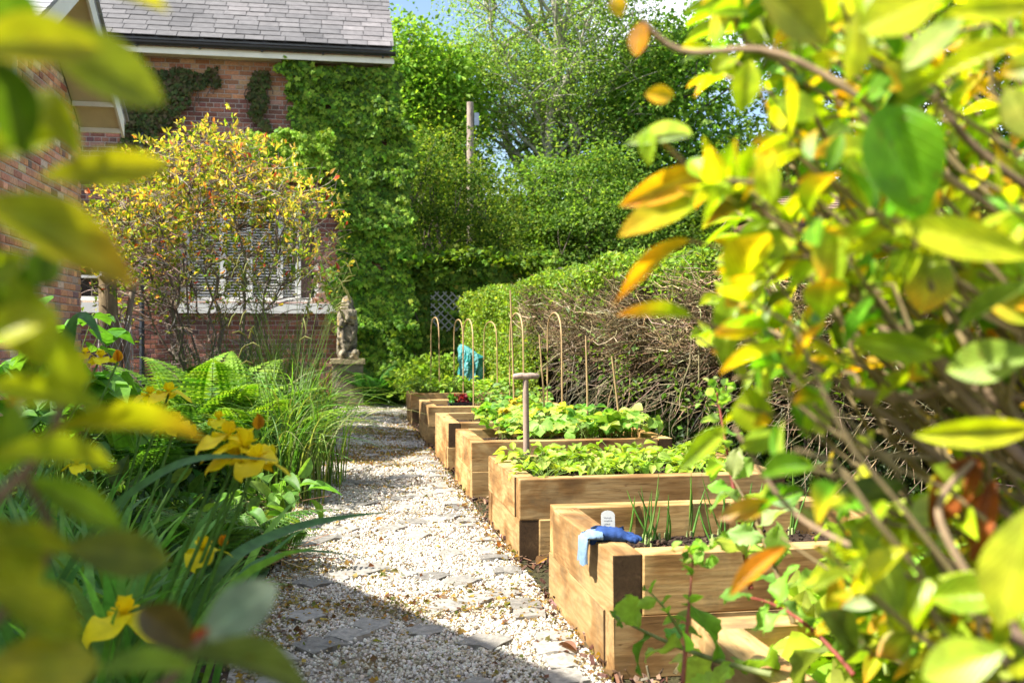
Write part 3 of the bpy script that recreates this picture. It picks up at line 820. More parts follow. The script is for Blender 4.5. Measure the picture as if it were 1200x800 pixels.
brick_wall(g, 'y', OYM + OHW - .25, OX - 4, OX, 0, oez, 1, (), None, wing_cols, 16)
box(g, (OX - 4, OYM + OHW - .5, 0), (OX - .251, OYM + OHW - .25, oez), (.4, .35, .3), 1)
Og(g.build('wall', [M['brick'], M['mortar']], outb))
g = Geo()
for sg in (1, -1):
    e = OYM + sg * OHW; oz_ = oez if sg > 0 else oezn
    prism(g, [(OX + ov, OYM, ORZ - .06), (OX + ov, e, oz_ - .06), (OX - 4.2, e, oz_ - .06), (OX - 4.2, OYM, ORZ - .06)], (0, 0, .05), (0.28, 0.27, 0.28))
    for k in range(22):
        y0, y1 = OYM + (e - OYM) * k / 22, OYM + (e - OYM) * (k + 1.15) / 22
        z0, z1 = ORZ + (oz_ - ORZ) * k / 22, ORZ + (oz_ - ORZ) * (k + 1.15) / 22
        prism(g, [(OX + ov + .02, y0, z0 - .004), (OX + ov + .02, y1, z1 + .008), (OX - 4.2, y1, z1 + .008), (OX - 4.2, y0, z0 - .004)], (0, 0, .010), np.array((0.19, 0.185, 0.19)) * random.uniform(.85, 1.15))
Og(g.build('roof', M['slate'], outb))
g = Geo()
for sg in (1, -1):
    e = OYM + sg * (OHW - .02); ez2 = ORZ - (OS if sg > 0 else OSN) * (OHW - .02)
    prism(g, [(OX + ov, OYM, ORZ - .22), (OX + ov, e, ez2 - .22), (OX + ov, e, ez2 - .012), (OX + ov, OYM, ORZ - .012)], (-.025, 0, 0), (0.80, 0.78, 0.68))
Og(g.build('bargeboard', M['paint'], outb))
# ------------------------------------------------------------------ raised beds
def sleeper_mesh(length, dark0, dark1):
    bm = bmesh.new(); bmesh.ops.create_cube(bm, size=1.0)
    for v in bm.verts: v.co = (v.co.x * length, v.co.y * 0.1, v.co.z * 0.2)
    bmesh.ops.bevel(bm, geom=bm.edges[:], offset=0.005, segments=2, profile=0.6, affect='EDGES')
    for v in bm.verts: v.co += Vector((0, random.gauss(0, .0009), random.gauss(0, .0009)))
    for p in bm.faces:
        if abs(p.normal.x) > 0.9: p.material_index = 1 if (dark0 if p.normal.x < 0 else dark1) else 0
    me = bpy.data.meshes.new('sleeper'); bm.to_mesh(me); bm.free()
    me.materials.append(M['sleeper']); me.materials.append(M['endgrain'])
    return me
def sleeper(root, cx, cy, cz, length, along_y, dark=(True, True)):
    o = bpy.data.objects.new('sleeper', sleeper_mesh(length, *dark)); COL.objects.link(o); o.parent = root
    o.location = (cx + random.gauss(0, .0025), cy + random.gauss(0, .002), cz)
    o.rotation_euler = (0, 0, (math.pi / 2 if along_y else 0) + random.gauss(0, .002))
    return o
BX0, BW = 0.858, 1.40
BEDS = [  # y0, y1, upper, lower ('L' left board runs through to the front, 'F' front board does), soil level
    ('lettuce', 1.37, 2.37, 'L', 'L', .33, 'raised bed of timber sleepers nearest the camera, full of lettuce'),
    ('onion', 3.097, 4.09, 'L', 'F', .26, 'raised sleeper bed with a blue glove on its corner and onion shoots in soil'),
    ('bean', 4.82, 5.82, 'F', 'L', .35, 'raised sleeper bed of low pale green seedlings, behind the blue glove'),
    ('berry', 6.60, 7.60, 'F', 'F', .33, 'raised sleeper bed packed with strawberry plants behind the wooden T handle'),
    ('yellow', 8.10, 9.22, 'L', 'F', .33, 'raised sleeper bed with yellowing leaves at its path end, behind the strawberry bed'),
    ('tray', 10.0, 11.2, 'F', 'F', .33, 'raised sleeper bed with a black seed tray at its corner'),
    ('potato', 12.40, 13.4, 'F', 'L', .33, 'farthest raised sleeper bed, before the ferns and the ivy wall'),
]
def course(root, D, z, kind, W=BW):
    if kind == 'L':
        sleeper(root, .05, (D - .1) / 2, z, D - .103, True, (True, True))
        sleeper(root, (W - .1) / 2, D - .05, z, W - .103, False, (False, True))
        sleeper(root, W - .05, (D + .1) / 2, z, D - .103, True)
        sleeper(root, (W + .1) / 2, .05, z, W - .103, False, (False, True))
    else:
        sleeper(root, .05, (D + .1) / 2, z, D - .103, True)
        sleeper(root, (W - .1) / 2, .05, z, W - .103, False, (False, False))
        sleeper(root, W - .05, (D - .1) / 2, z, D - .103, True, (True, False))
        sleeper(root, (W + .1) / 2, D - .05, z, W - .103, False, (False, True))
BED = {}
for key, y0, y1, up, lo, sl, lab in BEDS:
    b = thing('raised_bed', lab, 'raised bed', (BX0, y0, 0), 0, 'raised beds of timber sleepers')
    BED[key] = (y0, y1, sl)
    course(b, y1 - y0, .30, up); course(b, y1 - y0, .10, lo)
    g = Geo(); v, f = grid(.09, BW - .09, .09, y1 - y0 - .09, 60, 46)
    v[:, 2] = sl + .012 * noise(v + y0, 7) + .012 * noise(v + y0, 19, 1) + rng.normal(0, .003, len(v))
    g.add(v, f, (0.042, 0.028, 0.02))
    n = 900; p = np.stack([rng.uniform(.11, BW - .11, n), rng.uniform(.11, y1 - y0 - .11, n)], 1)
    pos = np.concatenate([p, (sl + .012 * noise(p + y0, 7) + .008)[:, None]], 1)
    g.scatter(ICO, ICOF, pos, frames(rdir(n), rdir(n)), np.exp(rng.normal(-4.55, .45, (n, 1))) * rng.uniform(.6, 1.2, (n, 3)), pick([(0.05, .032, .022), (.09, .055, .038), (.03, .02, .015)], n))
    g.build('soil', M['soil'], b)

# ------------------------------------------------------------------ T-handled spade, glove, label
p = at(616.5, 441, 6.22)
sp = thing('spade', 'weathered wooden T handled spade standing upright between two raised beds', 'spade', (p[0], 6.22, 0))
zt_ = float(p[2])
g = Geo(); tube(g, [(0, 0, .10), (0.002, 0, .45), (-.003, 0, zt_ - .02)], [.019, .0205, .019], 10, (0.34, 0.25, 0.19)); g.build('shaft', M['cane'], sp, True)
g = Geo(); tube(g, [(-.082, 0, zt_ - .004), (-.074, 0, zt_), (-.03, 0, zt_ + .004), (0, 0, zt_ - .002), (.03, 0, zt_ + .004), (.074, 0, zt_), (.082, 0, zt_ - .004)], [.012, .019, .0215, .024, .0215, .019, .012], 10, (0.36, 0.26, 0.20)); g.build('handle', M['cane'], sp, True)
g = Geo(); v, f = grid(-.09, .09, -.02, .26, 7, 7); v = np.stack([v[:, 0] * (1 - .15 * (v[:, 1] < .02)), .02 - 1.6 * v[:, 0] ** 2, v[:, 1]], 1); g.add(v, f, (0.12, .12, .12)); g.add(v + np.array([0, .003, 0]), f[:, ::-1], (.12, .12, .12))
tube(g, [(0, .012, .2), (0, .004, .34)], [.016, .022], 8, (.1, .1, .1)); g.build('blade', M['metal_dark'], sp, True)

# glove draped over the near bed's left board
def glove():
    gx, gy = BX0, float(atZ(688, 632, .405)[1])
    t = thing('glove', 'crumpled navy blue gardening glove with pale cuff draped over a bed corner', 'glove', (gx, gy, .40))
    def skin(name, verts, edges, rad, mat, parent, sub=2):
        me = bpy.data.meshes.new(name); me.from_pydata(verts, edges, []); me.update()
        o = bpy.data.objects.new(name, me); COL.objects.link(o); o.parent = parent
        md = o.modifiers.new('skin', 'SKIN'); md.use_smooth_shade = True
        for sv, rr in zip(me.skin_vertices[0].data, rad): sv.radius = (rr, rr * .72) if not isinstance(rr, tuple) else rr
        me.skin_vertices[0].data[0].use_root = True
        sb = o.modifiers.new('sub', 'SUBSURF'); sb.levels = sb.render_levels = sub
        me.materials.append(mat); return o
    blue = col_mat('glove_fabric', .85, .15, 60, .2, .5, 220, .002, base=(0.025, 0.06, 0.19))
    pale = col_mat('glove_cuff', .9, .1, 60, .2, .6, 260, .003, base=(0.20, 0.30, 0.42))
    V = [(.045, .0, .022), (.10, -.015, .020), (.004, .005, .020), (-.022, .004, -.015),      # palm, knuckles, wrist, edge
         (.130, .010, .014), (.155, .012, .006), (.125, -.012, .018), (.150, -.022, .012), (.172, -.028, .002),
         (.122, -.035, .016), (.150, -.055, .006), (.105, -.050, .016), (.135, -.080, .008), (.05, .045, .018), (.085, .062, .012)]
    E = [(0, 1), (0, 2), (2, 3), (1, 4), (4, 5), (1, 6), (6, 7), (7, 8), (1, 9), (9, 10), (1, 11), (11, 12), (0, 13), (13, 14)]
    rd = [.036, .036, .030, .022, .014, .011, .015, .013, .010, .014, .011, .012, .010, .016, .012]
    gp = skin('palm', V, E, [(q, q * .75) for q in rd], blue, t)
    tx = bpy.data.textures.new('crumple', 'CLOUDS'); tx.noise_scale = .035; dm = gp.modifiers.new('crumple', 'DISPLACE'); dm.texture = tx; dm.strength = .022; dm.mid_level = .5
    g = Geo()   # the cuff: a crumpled sleeve hanging over the outside of the board and lying back across the top
    n = 15; rows = 8; V = []
    for i in range(rows + 1):
        s = i / rows
        for k in range(n):
            a = 2 * math.pi * k / n
            yy = (.046 * math.cos(a) * (1 + .25 * s) + .006 * math.sin(5 * a + 6 * s)); th = .016 * math.sin(a) + .004 * math.sin(3 * a + 5 * s)
            if s < .35: V.append((.02 - .05 * s / .35, yy, .022 + th))
            else:
                q = (s - .35) / .65
                V.append((-.032 - .006 * math.sin(q * 2) + th * .9 - .004, yy + .012 * q, .020 - .092 * q + .006 * math.cos(4 * a)))
    F = [[i * n + k, i * n + (k + 1) % n, (i + 1) * n + (k + 1) % n, (i + 1) * n + k] for i in range(rows) for k in range(n)]
    g.add(V, F); F2 = [[rows * n + k for k in range(n)]]
    g.build('cuff', pale, t, True)
    g = Geo(); V = []                       # pale back of the hand showing as a folded strip
    for i in range(7):
        s = i / 6
        V += [(-.005 + .12 * s, .034 + .012 * math.sin(5 * s), .040 + .006 * math.sin(7 * s)), (.0 + .13 * s, .056 + .006 * math.sin(9 * s), .024 + .004 * math.sin(6 * s))]
    g.add(V, [[2 * i, 2 * i + 2, 2 * i + 3, 2 * i + 1] for i in range(6)]); g.build('fold', pale, t, True)
    t.scale = (0.95, 1.0, 1.0)
glove()
p = atZ(711, 600, .37)
lb = thing('plant_label', 'small white plastic plant label stuck in soil of the onion bed', 'plant label', (.988, 3.62, .316))
g = Geo(); V = [(-.026, 0, 0), (.026, 0, 0), (.026, 0, .115)] + [(.026 * math.cos(a) , 0, .115 + .018 * math.sin(a)) for a in np.linspace(.3, math.pi - .3, 7)] + [(-.026, 0, .115)]
n = len(V); V = np.array(V); c_ = V.mean(0)
VV = np.concatenate([V, V + np.array([0, .002, 0]), [c_, c_ + np.array([0, .002, 0])]])
g.add(VV, [[2 * n, (k + 1) % n, k] for k in range(n)] + [[2 * n + 1, n + k, n + (k + 1) % n] for k in range(n)], (0.56, .58, .58)); g.add(VV, [[k, (k + 1) % n, n + (k + 1) % n, n + k] for k in range(n)], (.72, .74, .74))
g.build('tag', M['plastic'], lb)
g = Geo(); rr = np.random.default_rng(4)
for row, (x0, x1) in enumerate(((-.017, .010), (-.017, .014), (-.017, .002))):
    x = x0
    while x < x1:
        w_ = rr.uniform(.002, .005); z = .108 - row * .012
        tube(g, [(x, -.0012, z), (x + w_ * .5, -.0012, z + rr.uniform(-.003, .003)), (x + w_, -.0012, z)], .0005, 4, (.12, .13, .16)); x += w_ + .0012
g.build('handwriting', M['plastic'], lb); lb.rotation_euler = (-.12, 0, -.1)

# ------------------------------------------------------------------ bent hoops and canes
def curve(pts, n=24):
    pts = np.asarray(pts, float); t = np.linspace(0, len(pts) - 1, n); out = []
    for q in t:
        i = min(int(q), len(pts) - 2); u = q - i
        p0, p1, p2, p3 = pts[max(i - 1, 0)], pts[i], pts[i + 1], pts[min(i + 2, len(pts) - 1)]
        out.append(.5 * ((2 * p1) + (-p0 + p2) * u + (2 * p0 - 5 * p1 + 4 * p2 - p3) * u * u + (-p0 + 3 * p1 - 3 * p2 + p3) * u ** 3))
    return np.array(out)
HO = [  # far leg px, near leg px, top px y, Y of far leg, Y near leg
    (505, 515, 372, 13.1, 12.6, 'leftmost bent cane hoop, standing in the farthest bed'),
    (532, 543, 374.5, 13.1, 12.6, 'bent cane hoop in the farthest bed, just left of the teal sack'),
    (543, 555, 374, 11.05, 10.2, 'bent cane hoop beside the black seed tray'),
    (567, 583, 377, 13.1, 12.55, 'thin bent cane hoop in the farthest bed, just right of the teal sack'),
    (597.5, 614, 367, 9.05, 8.35, 'tall bent cane hoop directly behind the wooden T handle'),
    (641.5, 659, 366.5, 9.0, 8.3, 'tall bent cane hoop to the right of the wooden T handle')]
for (xf, xn, yt, Yf, Yn, lab) in HO:
    a = at(xf, 450, Yf); b = at(xn, 470, Yn); top = at((xf + xn) / 2, yt, (Yf + Yn) / 2)
    a[2] = b[2] = .30; z = top[2]
    P = curve([a, a * [1, 1, 0] + [0, 0, .3 + (z - .3) * .5], a * [1, 1, 0] + (b - a) * [.06, .06, 0] + [0, 0, z - .10], (a + b) / 2 * [1, 1, 0] + [0, 0, z], b * [1, 1, 0] + (a - b) * [.1, .1, 0] + [0, 0, z - .12], b * [1, 1, 0] + (a - b) * [.02, .02, 0] + [0, 0, .3 + (z - .3) * .45], b], 40)
    g = Geo(); o0 = (a + b) / 2; tube(g, P - o0, .0072, 7, (0.42, 0.28, 0.13))
    o = g.build('cane_hoop', M['cane'], None, True); o.location = tuple(o0); tag(o, lab, 'plant hoop', 'bent cane hoops in the beds')
for (x0, y0, x1, y1, Y, lab) in ((632, 392, 637, 470, 8.4, 'straight cane between the two tall hoops'), (686.5, 393, 688, 476, 7.4, 'upright cane rising from the strawberry bed before the hedge'), (717, 417, 726, 500, 7.0, 'leaning cane at the right end of the strawberry bed'), (598, 340, 599, 372, 8.9, 'thin twig stake showing above the hoop behind the T handle')):
    a = at(x0, y0, Y); b = at(x1, y1, Y); d = (b - a) / (b - a)[2]; b = b + d * (.28 - b[2])
    g = Geo(); tube(g, [np.zeros(3), (a - b) * .5 + [.004, 0, 0], a - b], [.0085, .008, .007], 7, (0.40, 0.27, 0.13))
    o = g.build('garden_cane', M['cane'], None, True); o.location = tuple(b); tag(o, lab, 'cane', 'straight canes in the beds')

# ------------------------------------------------------------------ seed tray with seedlings
p = at(541, 468, 10.25)
t = thing('seed_tray', 'small black plastic seed tray of green and dark red seedlings on soil', 'seed tray', (p[0], 10.3, .335))
g = Geo(); a = (.03, .03, .032)
for (A, B) in (((-.13, -.09, 0), (.13, .09, .006)), ((-.13, -.09, .006), (.13, -.082, .085)), ((-.13, .082, .006), (.13, .09, .085)), ((-.13, -.082, .006), (-.122, .082, .085)), ((.122, -.082, .006), (.13, .082, .085)), ((-.138, -.098, .085), (.138, -.088, .091)), ((-.138, .088, .085), (.138, .098, .091))): box(g, A, B, a)
g.build('tray', M['plastic'], t)
g = Geo(); v, f = grid(-.121, .121, -.081, .081, 8, 6); v[:, 2] = .07; g.add(v, f, (.04, .028, .02)); g.build('compost', M['soil'], t)
g = Geo(); n = 150; q = np.stack([rng.uniform(-.12, .12, n), rng.uniform(-.08, .08, n), rng.uniform(.08, .15, n)], 1)
cc = np.where((np.abs(q[:, 0:1] - .01) < .07), pick([(.22, .02, .03), (.12, .015, .03)], n), pick([(.10, .26, .03)], n))
g.scatter(*LEAF_MID, q, frames(rdir(n, .4), rdir(n, 1.5)), rng.uniform(.03, .055, n), cc); g.build('seedlings', M['leaf'], t)

# ------------------------------------------------------------------ teal sack on a stake
p = at(551, 430, 14.1); p[2] = 0.0
t = thing('sack', 'crumpled teal plastic sack tied upright behind the farthest bed', 'sack', p)
g = Geo(); n = 44; rows = 30; V = []; C = []
for i in range(rows + 1):
    s = i / rows
    rad = np.interp(s, [0, .1, .35, .6, .8, .93, 1], [.12, .17, .16, .15, .11, .06, .015])
    ox = np.interp(s, [0, .5, .8, 1], [0, 0, -.05, -.12])
    for k in range(n):
        a_ = 2 * math.pi * k / n
        w_ = 1 + .20 * math.sin(3 * a_ + 4 * s) + .11 * math.sin(7 * a_ - 9 * s) + .07 * abs(math.sin(11 * a_ + 17 * s + 2 * math.sin(9 * s))) + .05 * math.sin(19 * a_ - 23 * s) + rng.normal(0, .015)
        V.append((ox + rad * w_ * math.cos(a_), rad * w_ * math.sin(a_), .42 + .58 * s)); k2 = .5 + .5 * math.sin(3 * a_ + 6 * s)
        C.append(np.array((.02, .20, .19)) * (1 - k2 * .5) + np.array((.22, .52, .50)) * k2 * .5)
g.add(V, [[i * n + k, i * n + (k + 1) % n, (i + 1) * n + (k + 1) % n, (i + 1) * n + k] for i in range(rows) for k in range(n)], np.array(C))
g.build('bag', M['plastic'], t)
g = Geo(); V = [(.03, -.05, .90), (.20, -.09, .82), (.15, -.10, .70), (.05, -.12, .76), (.10, -.13, .80)]; g.add(V, [[0, 4, 1], [1, 4, 2], [2, 4, 3], [3, 4, 0]], (.02, .16, .16)); g.build('flap', M['plastic'], t)
g = Geo(); tube(g, [(0, .02, 0), (0, .02, .6)], .015, 6, (.3, .2, .1)); g.build('stake', M['cane'], t)

# ------------------------------------------------------------------ trellis on the ivy wall
p0 = at(505, 388, 16.72); p1 = at(551, 342, 16.72)
W_, H_ = p1[0] - p0[0], p1[2] - p0[2]
g = Geo()
for d in (1, -1):
    for k in np.arange(-1.0, 2.01, .2):
        # diagonal lath clipped to the panel
        seg = []
        for s in np.linspace(-.5, 1.5, 81):
            x = s; z = (s - k) if d == 1 else (1 - s + k - 1 + 0.0) + 0
            z = d * (s - k) if d == 1 else (k - s + .5)
            if 0 <= x <= 1 and 0 <= z <= 1: seg.append((x, z))
        if len(seg) > 3:
            a, b = np.array(seg[0]), np.array(seg[-1])
            A = np.array([a[0] * W_, .006 * d, a[1] * H_]); B = np.array([b[0] * W_, .006 * d, b[1] * H_])
            dd = nrm(B - A); s_ = np.array([-dd[2], 0, dd[0]]) * .011
            prism(g, [A - s_, B - s_, B + s_, A + s_], (0, .007, 0), (.24, .235, .20))
o = g.build('trellis', M['paint']); o.location = tuple(p0); tag(o, 'weathered grey diamond lattice trellis panel against the ivy wall', 'trellis')

# ------------------------------------------------------------------ statue and plinth
SP = at(407, 420, 15.85)
pl0, pl1 = at(387, 440, 15.6)[0], at(428, 440, 15.6)[0]
tz = float(at(407, 421, 15.6)[2])
t = thing('plinth', 'square weathered stone plinth with mossy ledge under the statue', 'plinth', ((pl0 + pl1) / 2, 15.88, 0))
hw = (pl1 - pl0) / 2
def rough_box(g, a, b, cuts, amp, col):
    bm = bmesh.new(); bmesh.ops.create_cube(bm, size=1.0)
    bmesh.ops.subdivide_edges(bm, edges=bm.edges[:], cuts=cuts, use_grid_fill=True)
    a = np.array(a); b = np.array(b)
    v = np.array([q.co[:] for q in bm.verts]) * (b - a) + (a + b) / 2; f = [[q.index for q in p.verts] for p in bm.faces]; bm.free()
    v = v + amp * np.stack([noise(v, 9, 0), noise(v, 9, 2), noise(v, 9, 4)], 1)
    g.add(v, f, col)
g = Geo(); rough_box(g, (-hw + .03, -.25, 0), (hw - .03, .25, tz - .07), 7, .008, (0.20, 0.165, 0.12)); g.build('block', M['statue'], t)
g = Geo(); rough_box(g, (-hw, -.28, tz - .07), (hw, .28, tz), 7, .008, (0.34, 0.28, 0.16)); g.build('ledge', M['statue'], t)
st = None
def statue():
    # hunched winged figure holding a shield-like tablet; one carved mass
    bm = bmesh.new()
    def ell(c, r, rot=(0, 0, 0)):
        m = Matrix.Translation(c) @ Matrix.Rotation(rot[2], 4, 'Z') @ Matrix.Rotation(rot[1], 4, 'Y') @ Matrix.Rotation(rot[0], 4, 'X') @ Matrix.Diagonal((*r, 1))
        bmesh.ops.create_uvsphere(bm, u_segments=24, v_segments=16, radius=1.0, matrix=m)
    def blk(c, s, rot=(0, 0, 0)):
        m = Matrix.Translation(c) @ Matrix.Rotation(rot[2], 4, 'Z') @ Matrix.Rotation(rot[1], 4, 'Y') @ Matrix.Rotation(rot[0], 4, 'X') @ Matrix.Diagonal((*s, 1))
        bmesh.ops.create_cube(bm, size=1.0, matrix=m)
    blk((.02, 0, .03), (.34, .34, .06)); blk((.0, 0, .08), (.26, .26, .08))
    ell((-.03, .02, .42), (.145, .15, .40)); ell((-.02, .03, .70), (.165, .15, .20))
    ell((.0, -.01, .88), (.115, .125, .135)); ell((.0, -.06, .80), (.10, .09, .11))            # hooded head, beard or beak mass
    ell((.005, -.13, .845), (.03, .05, .05)); ell((-.045, -.105, .90), (.03, .03, .02)); ell((.05, -.105, .90), (.03, .03, .02))
    blk((.05, -.15, .68), (.19, .07, .22), (.15, .12, .1)); blk((.05, -.185, .68), (.13, .03, .15), (.15, .12, .1))   # tablet
    ell((-.13, -.04, .66), (.06, .09, .16), (0, .15, 0)); ell((-.12, -.10, .55), (.05, .06, .10), (.3, .2, 0))       # near arm
    ell((.13, .03, .60), (.06, .11, .26), (0, -.08, 0)); ell((-.13, .06, .38), (.055, .12, .36), (0, .06, 0))           # folded wings
    ell((.06, -.08, .34), (.06, .07, .26), (0, .42, 0)); ell((-.07, -.10, .30), (.045, .06, .26), (0, -.08, 0))
    ell((.13, -.10, .10), (.08, .09, .07)); ell((-.10, -.13, .09), (.07, .08, .07)); ell((.12, .05, .2), (.06, .1, .2), (0, .2, 0))
    for k in range(5): ell((-.165 + .012 * k, -.05 + .05 * k, .40 - .02 * k), (.016, .02, .30), (0, .05, 0))
    for k in range(4): ell((-.02 + .035 * k, -.12 - .005 * k, .40), (.012, .02, .2), (0, .25, 0))
    me = bpy.data.meshes.new('statue'); bm.to_mesh(me); bm.free()
    o = bpy.data.objects.new('statue', me); COL.objects.link(o)
    rm = o.modifiers.new('remesh', 'REMESH'); rm.mode = 'VOXEL'; rm.voxel_size = .011; rm.use_smooth_shade = True
    sm = o.modifiers.new('smooth', 'SMOOTH'); sm.factor = .5; sm.iterations = 3
    tx = bpy.data.textures.new('erosion', 'CLOUDS'); tx.noise_scale = .06
    dp = o.modifiers.new('worn', 'DISPLACE'); dp.texture = tx; dp.strength = .028; dp.mid_level = .5
    tx2 = bpy.data.textures.new('pitting', 'CLOUDS'); tx2.noise_scale = .02
    d2 = o.modifiers.new('pits', 'DISPLACE'); d2.texture = tx2; d2.strength = .010; d2.mid_level = .5
    m, nt, out = new_mat('lichened_stone'); L = nt.links.new
    tc = nd(nt, 'ShaderNodeTexCoord'); n1 = nd(nt, 'ShaderNodeTexNoise', Scale=9.0, Detail=7.0, Roughness=.65); L(tc.outputs['Object'], n1.inputs['Vector'])
    r1 = ramp(nt, [(.40, (.05, .043, .03)), (.52, (.18, .15, .10)), (.66, (.35, .30, .21))]); L(n1.outputs['Fac'], r1.inputs['Fac'])
    n2 = nd(nt, 'ShaderNodeTexNoise', Scale=5.0, Detail=5.0); L(tc.outputs['Object'], n2.inputs['Vector'])
    r2 = ramp(nt, [(.60, (0, 0, 0)), (.68, (1, 1, 1))]); L(n2.outputs['Fac'], r2.inputs['Fac'])
    c = mix(nt, r2.outputs['Color'], r1.outputs['Color'], (.42, .28, .08))
    pb = nd(nt, 'ShaderNodeBsdfPrincipled', Roughness=.95); L(c, pb.inputs['Base Color'])
    b = nd(nt, 'ShaderNodeBump', Strength=.8, Distance=.015); L(n1.outputs['Fac'], b.inputs['Height']); L(b.outputs[0], pb.inputs['Normal']); L(pb.outputs[0], out.inputs['Surface'])
    me.materials.append(m)
    hgt = float(at(406, 347, 15.85)[2]) - tz
    s = hgt / 1.0
    o.scale = (s * .86, s * .9, s); o.location = (SP[0], 15.85, tz - .005); o.rotation_euler = (0, 0, .1)
    tag(o, 'weathered stone statue of a hunched hooded figure holding a tablet, on a plinth', 'statue')
statue()
# ------------------------------------------------------------------ trees
def crown_clumps(r, n, c, rad, inner=.5, low=None):
    d = rdir(n, 0, r)
    q = (inner + (1 - inner) * r.random(n)) ** .6
    lump = 1 + .34 * noise(d, 2.2, int(r.integers(0, 5)))
    return np.asarray(c) + d * np.asarray(rad) * (q * lump)[:, None]
def limb(r, a, b, n=7, sag=.12):
    a = np.asarray(a, float); b = np.asarray(b, float); L_ = np.linalg.norm(b - a)
    t = np.linspace(0, 1, n)[:, None]
    mid = (a + b) / 2 + r.normal(0, .07 * L_, 3) + np.array([0, 0, sag * L_])
    p = (1 - t) ** 2 * a + 2 * t * (1 - t) * mid + t * t * b
    p[1:-1] += r.normal(0, .012 * L_, (n - 2, 3)); return p
def leaf_cloud(g, r, centres, per, crad, size, cols, w=None, tmpl=LEAF_FAR, up=.7, aspect=.62, flat=.6, v=.18, jitter_clump=.12):
    m = len(centres) * per
    off = r.normal(0, 1, (m, 3)); off *= np.minimum(1, 1.9 / np.maximum(np.linalg.norm(off, axis=1, keepdims=True), 1e-6))
    k = np.repeat(np.arange(len(centres)), per)
    cr = crad * r.uniform(.6, 1.35, len(centres))
    pos = centres[k] + off * cr[k][:, None] * np.array([1, 1, flat])
    d = nrm(off * np.array([1, 1, .4]) + r.normal(0, .9, (m, 3)) + np.array([0, 0, -.15]))
    up_ = nrm(r.normal(0, 1, (m, 3)) * .8 + np.array([0, 0, up]))
    sz = size * np.exp(r.normal(0, .25, m))
    cj = np.exp(r.normal(0, jitter_clump, (len(centres), 1)))[k]
    g.scatter(*tmpl, pos, frames(d, up_), np.stack([sz * aspect, sz, sz], 1), np.clip(pick(cols, m, w, r, v, .06) * cj, 0, .9))
def tree(name, label, base, h, tr, crowns, n, per, crad, size, cols, w=None, seed=0, fork=.35, group=None, up=.7, bark=(.16, .13, .10), cat='tree', stems=1, flat=.6, tmpl=LEAF_FAR, lean=(0, 0)):
    r = np.random.default_rng(seed)
    t = thing(name, label, cat, base, 0, group)
    C_ = []
    tot = sum(c[2] for c in crowns)
    for (c, rad, wt) in crowns: C_.append(crown_clumps(r, int(n * wt / tot), c, rad))
    C_ = np.concatenate(C_); C_ = C_[C_[:, 2] > .3]
    g = Geo()
    tops = []
    for s in range(stems):
        a = np.array([r.normal(0, .12 * (stems > 1)), r.normal(0, .12 * (stems > 1)), -.05])
        b = np.array([lean[0] + r.normal(0, .05 * h * (stems > 1)) , lean[1] + r.normal(0, .05 * h), h * .88])
        P = limb(r, a, b, 12, 0); tops.append(P)
        tube(g, P, np.linspace(1, .12, 12) * tr * (1 if stems == 1 else r.uniform(.5, .8)), 8, bark)
    # main limbs to a subset of clumps, twigs from limbs to the rest
    nl = min(len(C_), max(14, len(C_) // 7)); pk = r.choice(len(C_), nl, replace=False)
    limbs = []
    for i in pk:
        P = tops[int(r.integers(0, stems))]
        z = np.clip(C_[i][2] - np.linalg.norm(C_[i][:2]) * r.uniform(.6, 1.1), fork * h, h * .8)
        k = int(np.argmin(np.abs(P[:, 2] - z))); lp = limb(r, P[k], C_[i], 8, .05); limbs.append(lp)
    limbs = np.array(limbs)
    tubes(g, limbs, np.linspace(.34, .06, 8)[None] * tr * r.uniform(.6, 1.2, (nl, 1)), 5, bark)
    pts = limbs[:, 2:, :].reshape(-1, 3)
    tw = []
    for c in C_:
        d2 = ((pts - c) ** 2).sum(1) + 4 * np.maximum(pts[:, 2] - c[2], 0); tw.append(limb(r, pts[int(np.argmin(d2))], c, 5, .08))
    tubes(g, np.array(tw), np.linspace(.10, .03, 5) * tr, 4, bark)
    g.build('trunk', M['bark'], t, True)
    g = Geo(); leaf_cloud(g, r, C_, per, crad, size, cols, w, tmpl, up, .62, flat)
    g.build('crown', M['leaf_tree'], t)
    return t
def ground_at(px, Y):
    p = at(px, 395, Y); p[2] = 0; return p
def zat(py, Y): return float(at(600, py, Y)[2])
def wpx(px, Y): return px / FPX * Y

GRN = [(.18, .33, .045), (.13, .27, .038), (.24, .39, .065), (.10, .20, .03)]
BRI = [(.20, .36, .04), (.15, .29, .034), (.27, .42, .06)]
OLV = [(.25, .39, .075), (.19, .31, .06), (.33, .45, .11), (.13, .23, .045)]
def px_tree(name, label, cx, ytop, ybot, hw, Y, n, per, crad, size, cols, seed, tr=.25, depth=None, extra=(), **kw):
    b = ground_at(cx, Y); zt, zb = zat(ytop, Y), max(.2, zat(ybot, Y)); rw = wpx(hw, Y)
    cr = [((0, 0, (zt + zb) / 2), (rw, (depth or rw), (zt - zb) / 2), 1.0)]
    for (ex, ey0, ey1, ehw, wt) in extra:
        p = ground_at(ex, Y) - b; a0, a1 = zat(ey0, Y), max(.2, zat(ey1, Y))
        cr.append(((p[0], p[1], (a0 + a1) / 2), (wpx(ehw, Y), wpx(ehw, Y), (a0 - a1) / 2), wt))
    return tree(name, label, b, zt, tr, cr, n, per, crad, size, cols, None, seed, **kw)
px_tree('tree', 'bright green dense tree directly beside the slate roof edge', 478, 34, 330, 60, 28, 260, 110, .5, .15, BRI, 41, .22, extra=((505, 55, 210, 48, .5),))
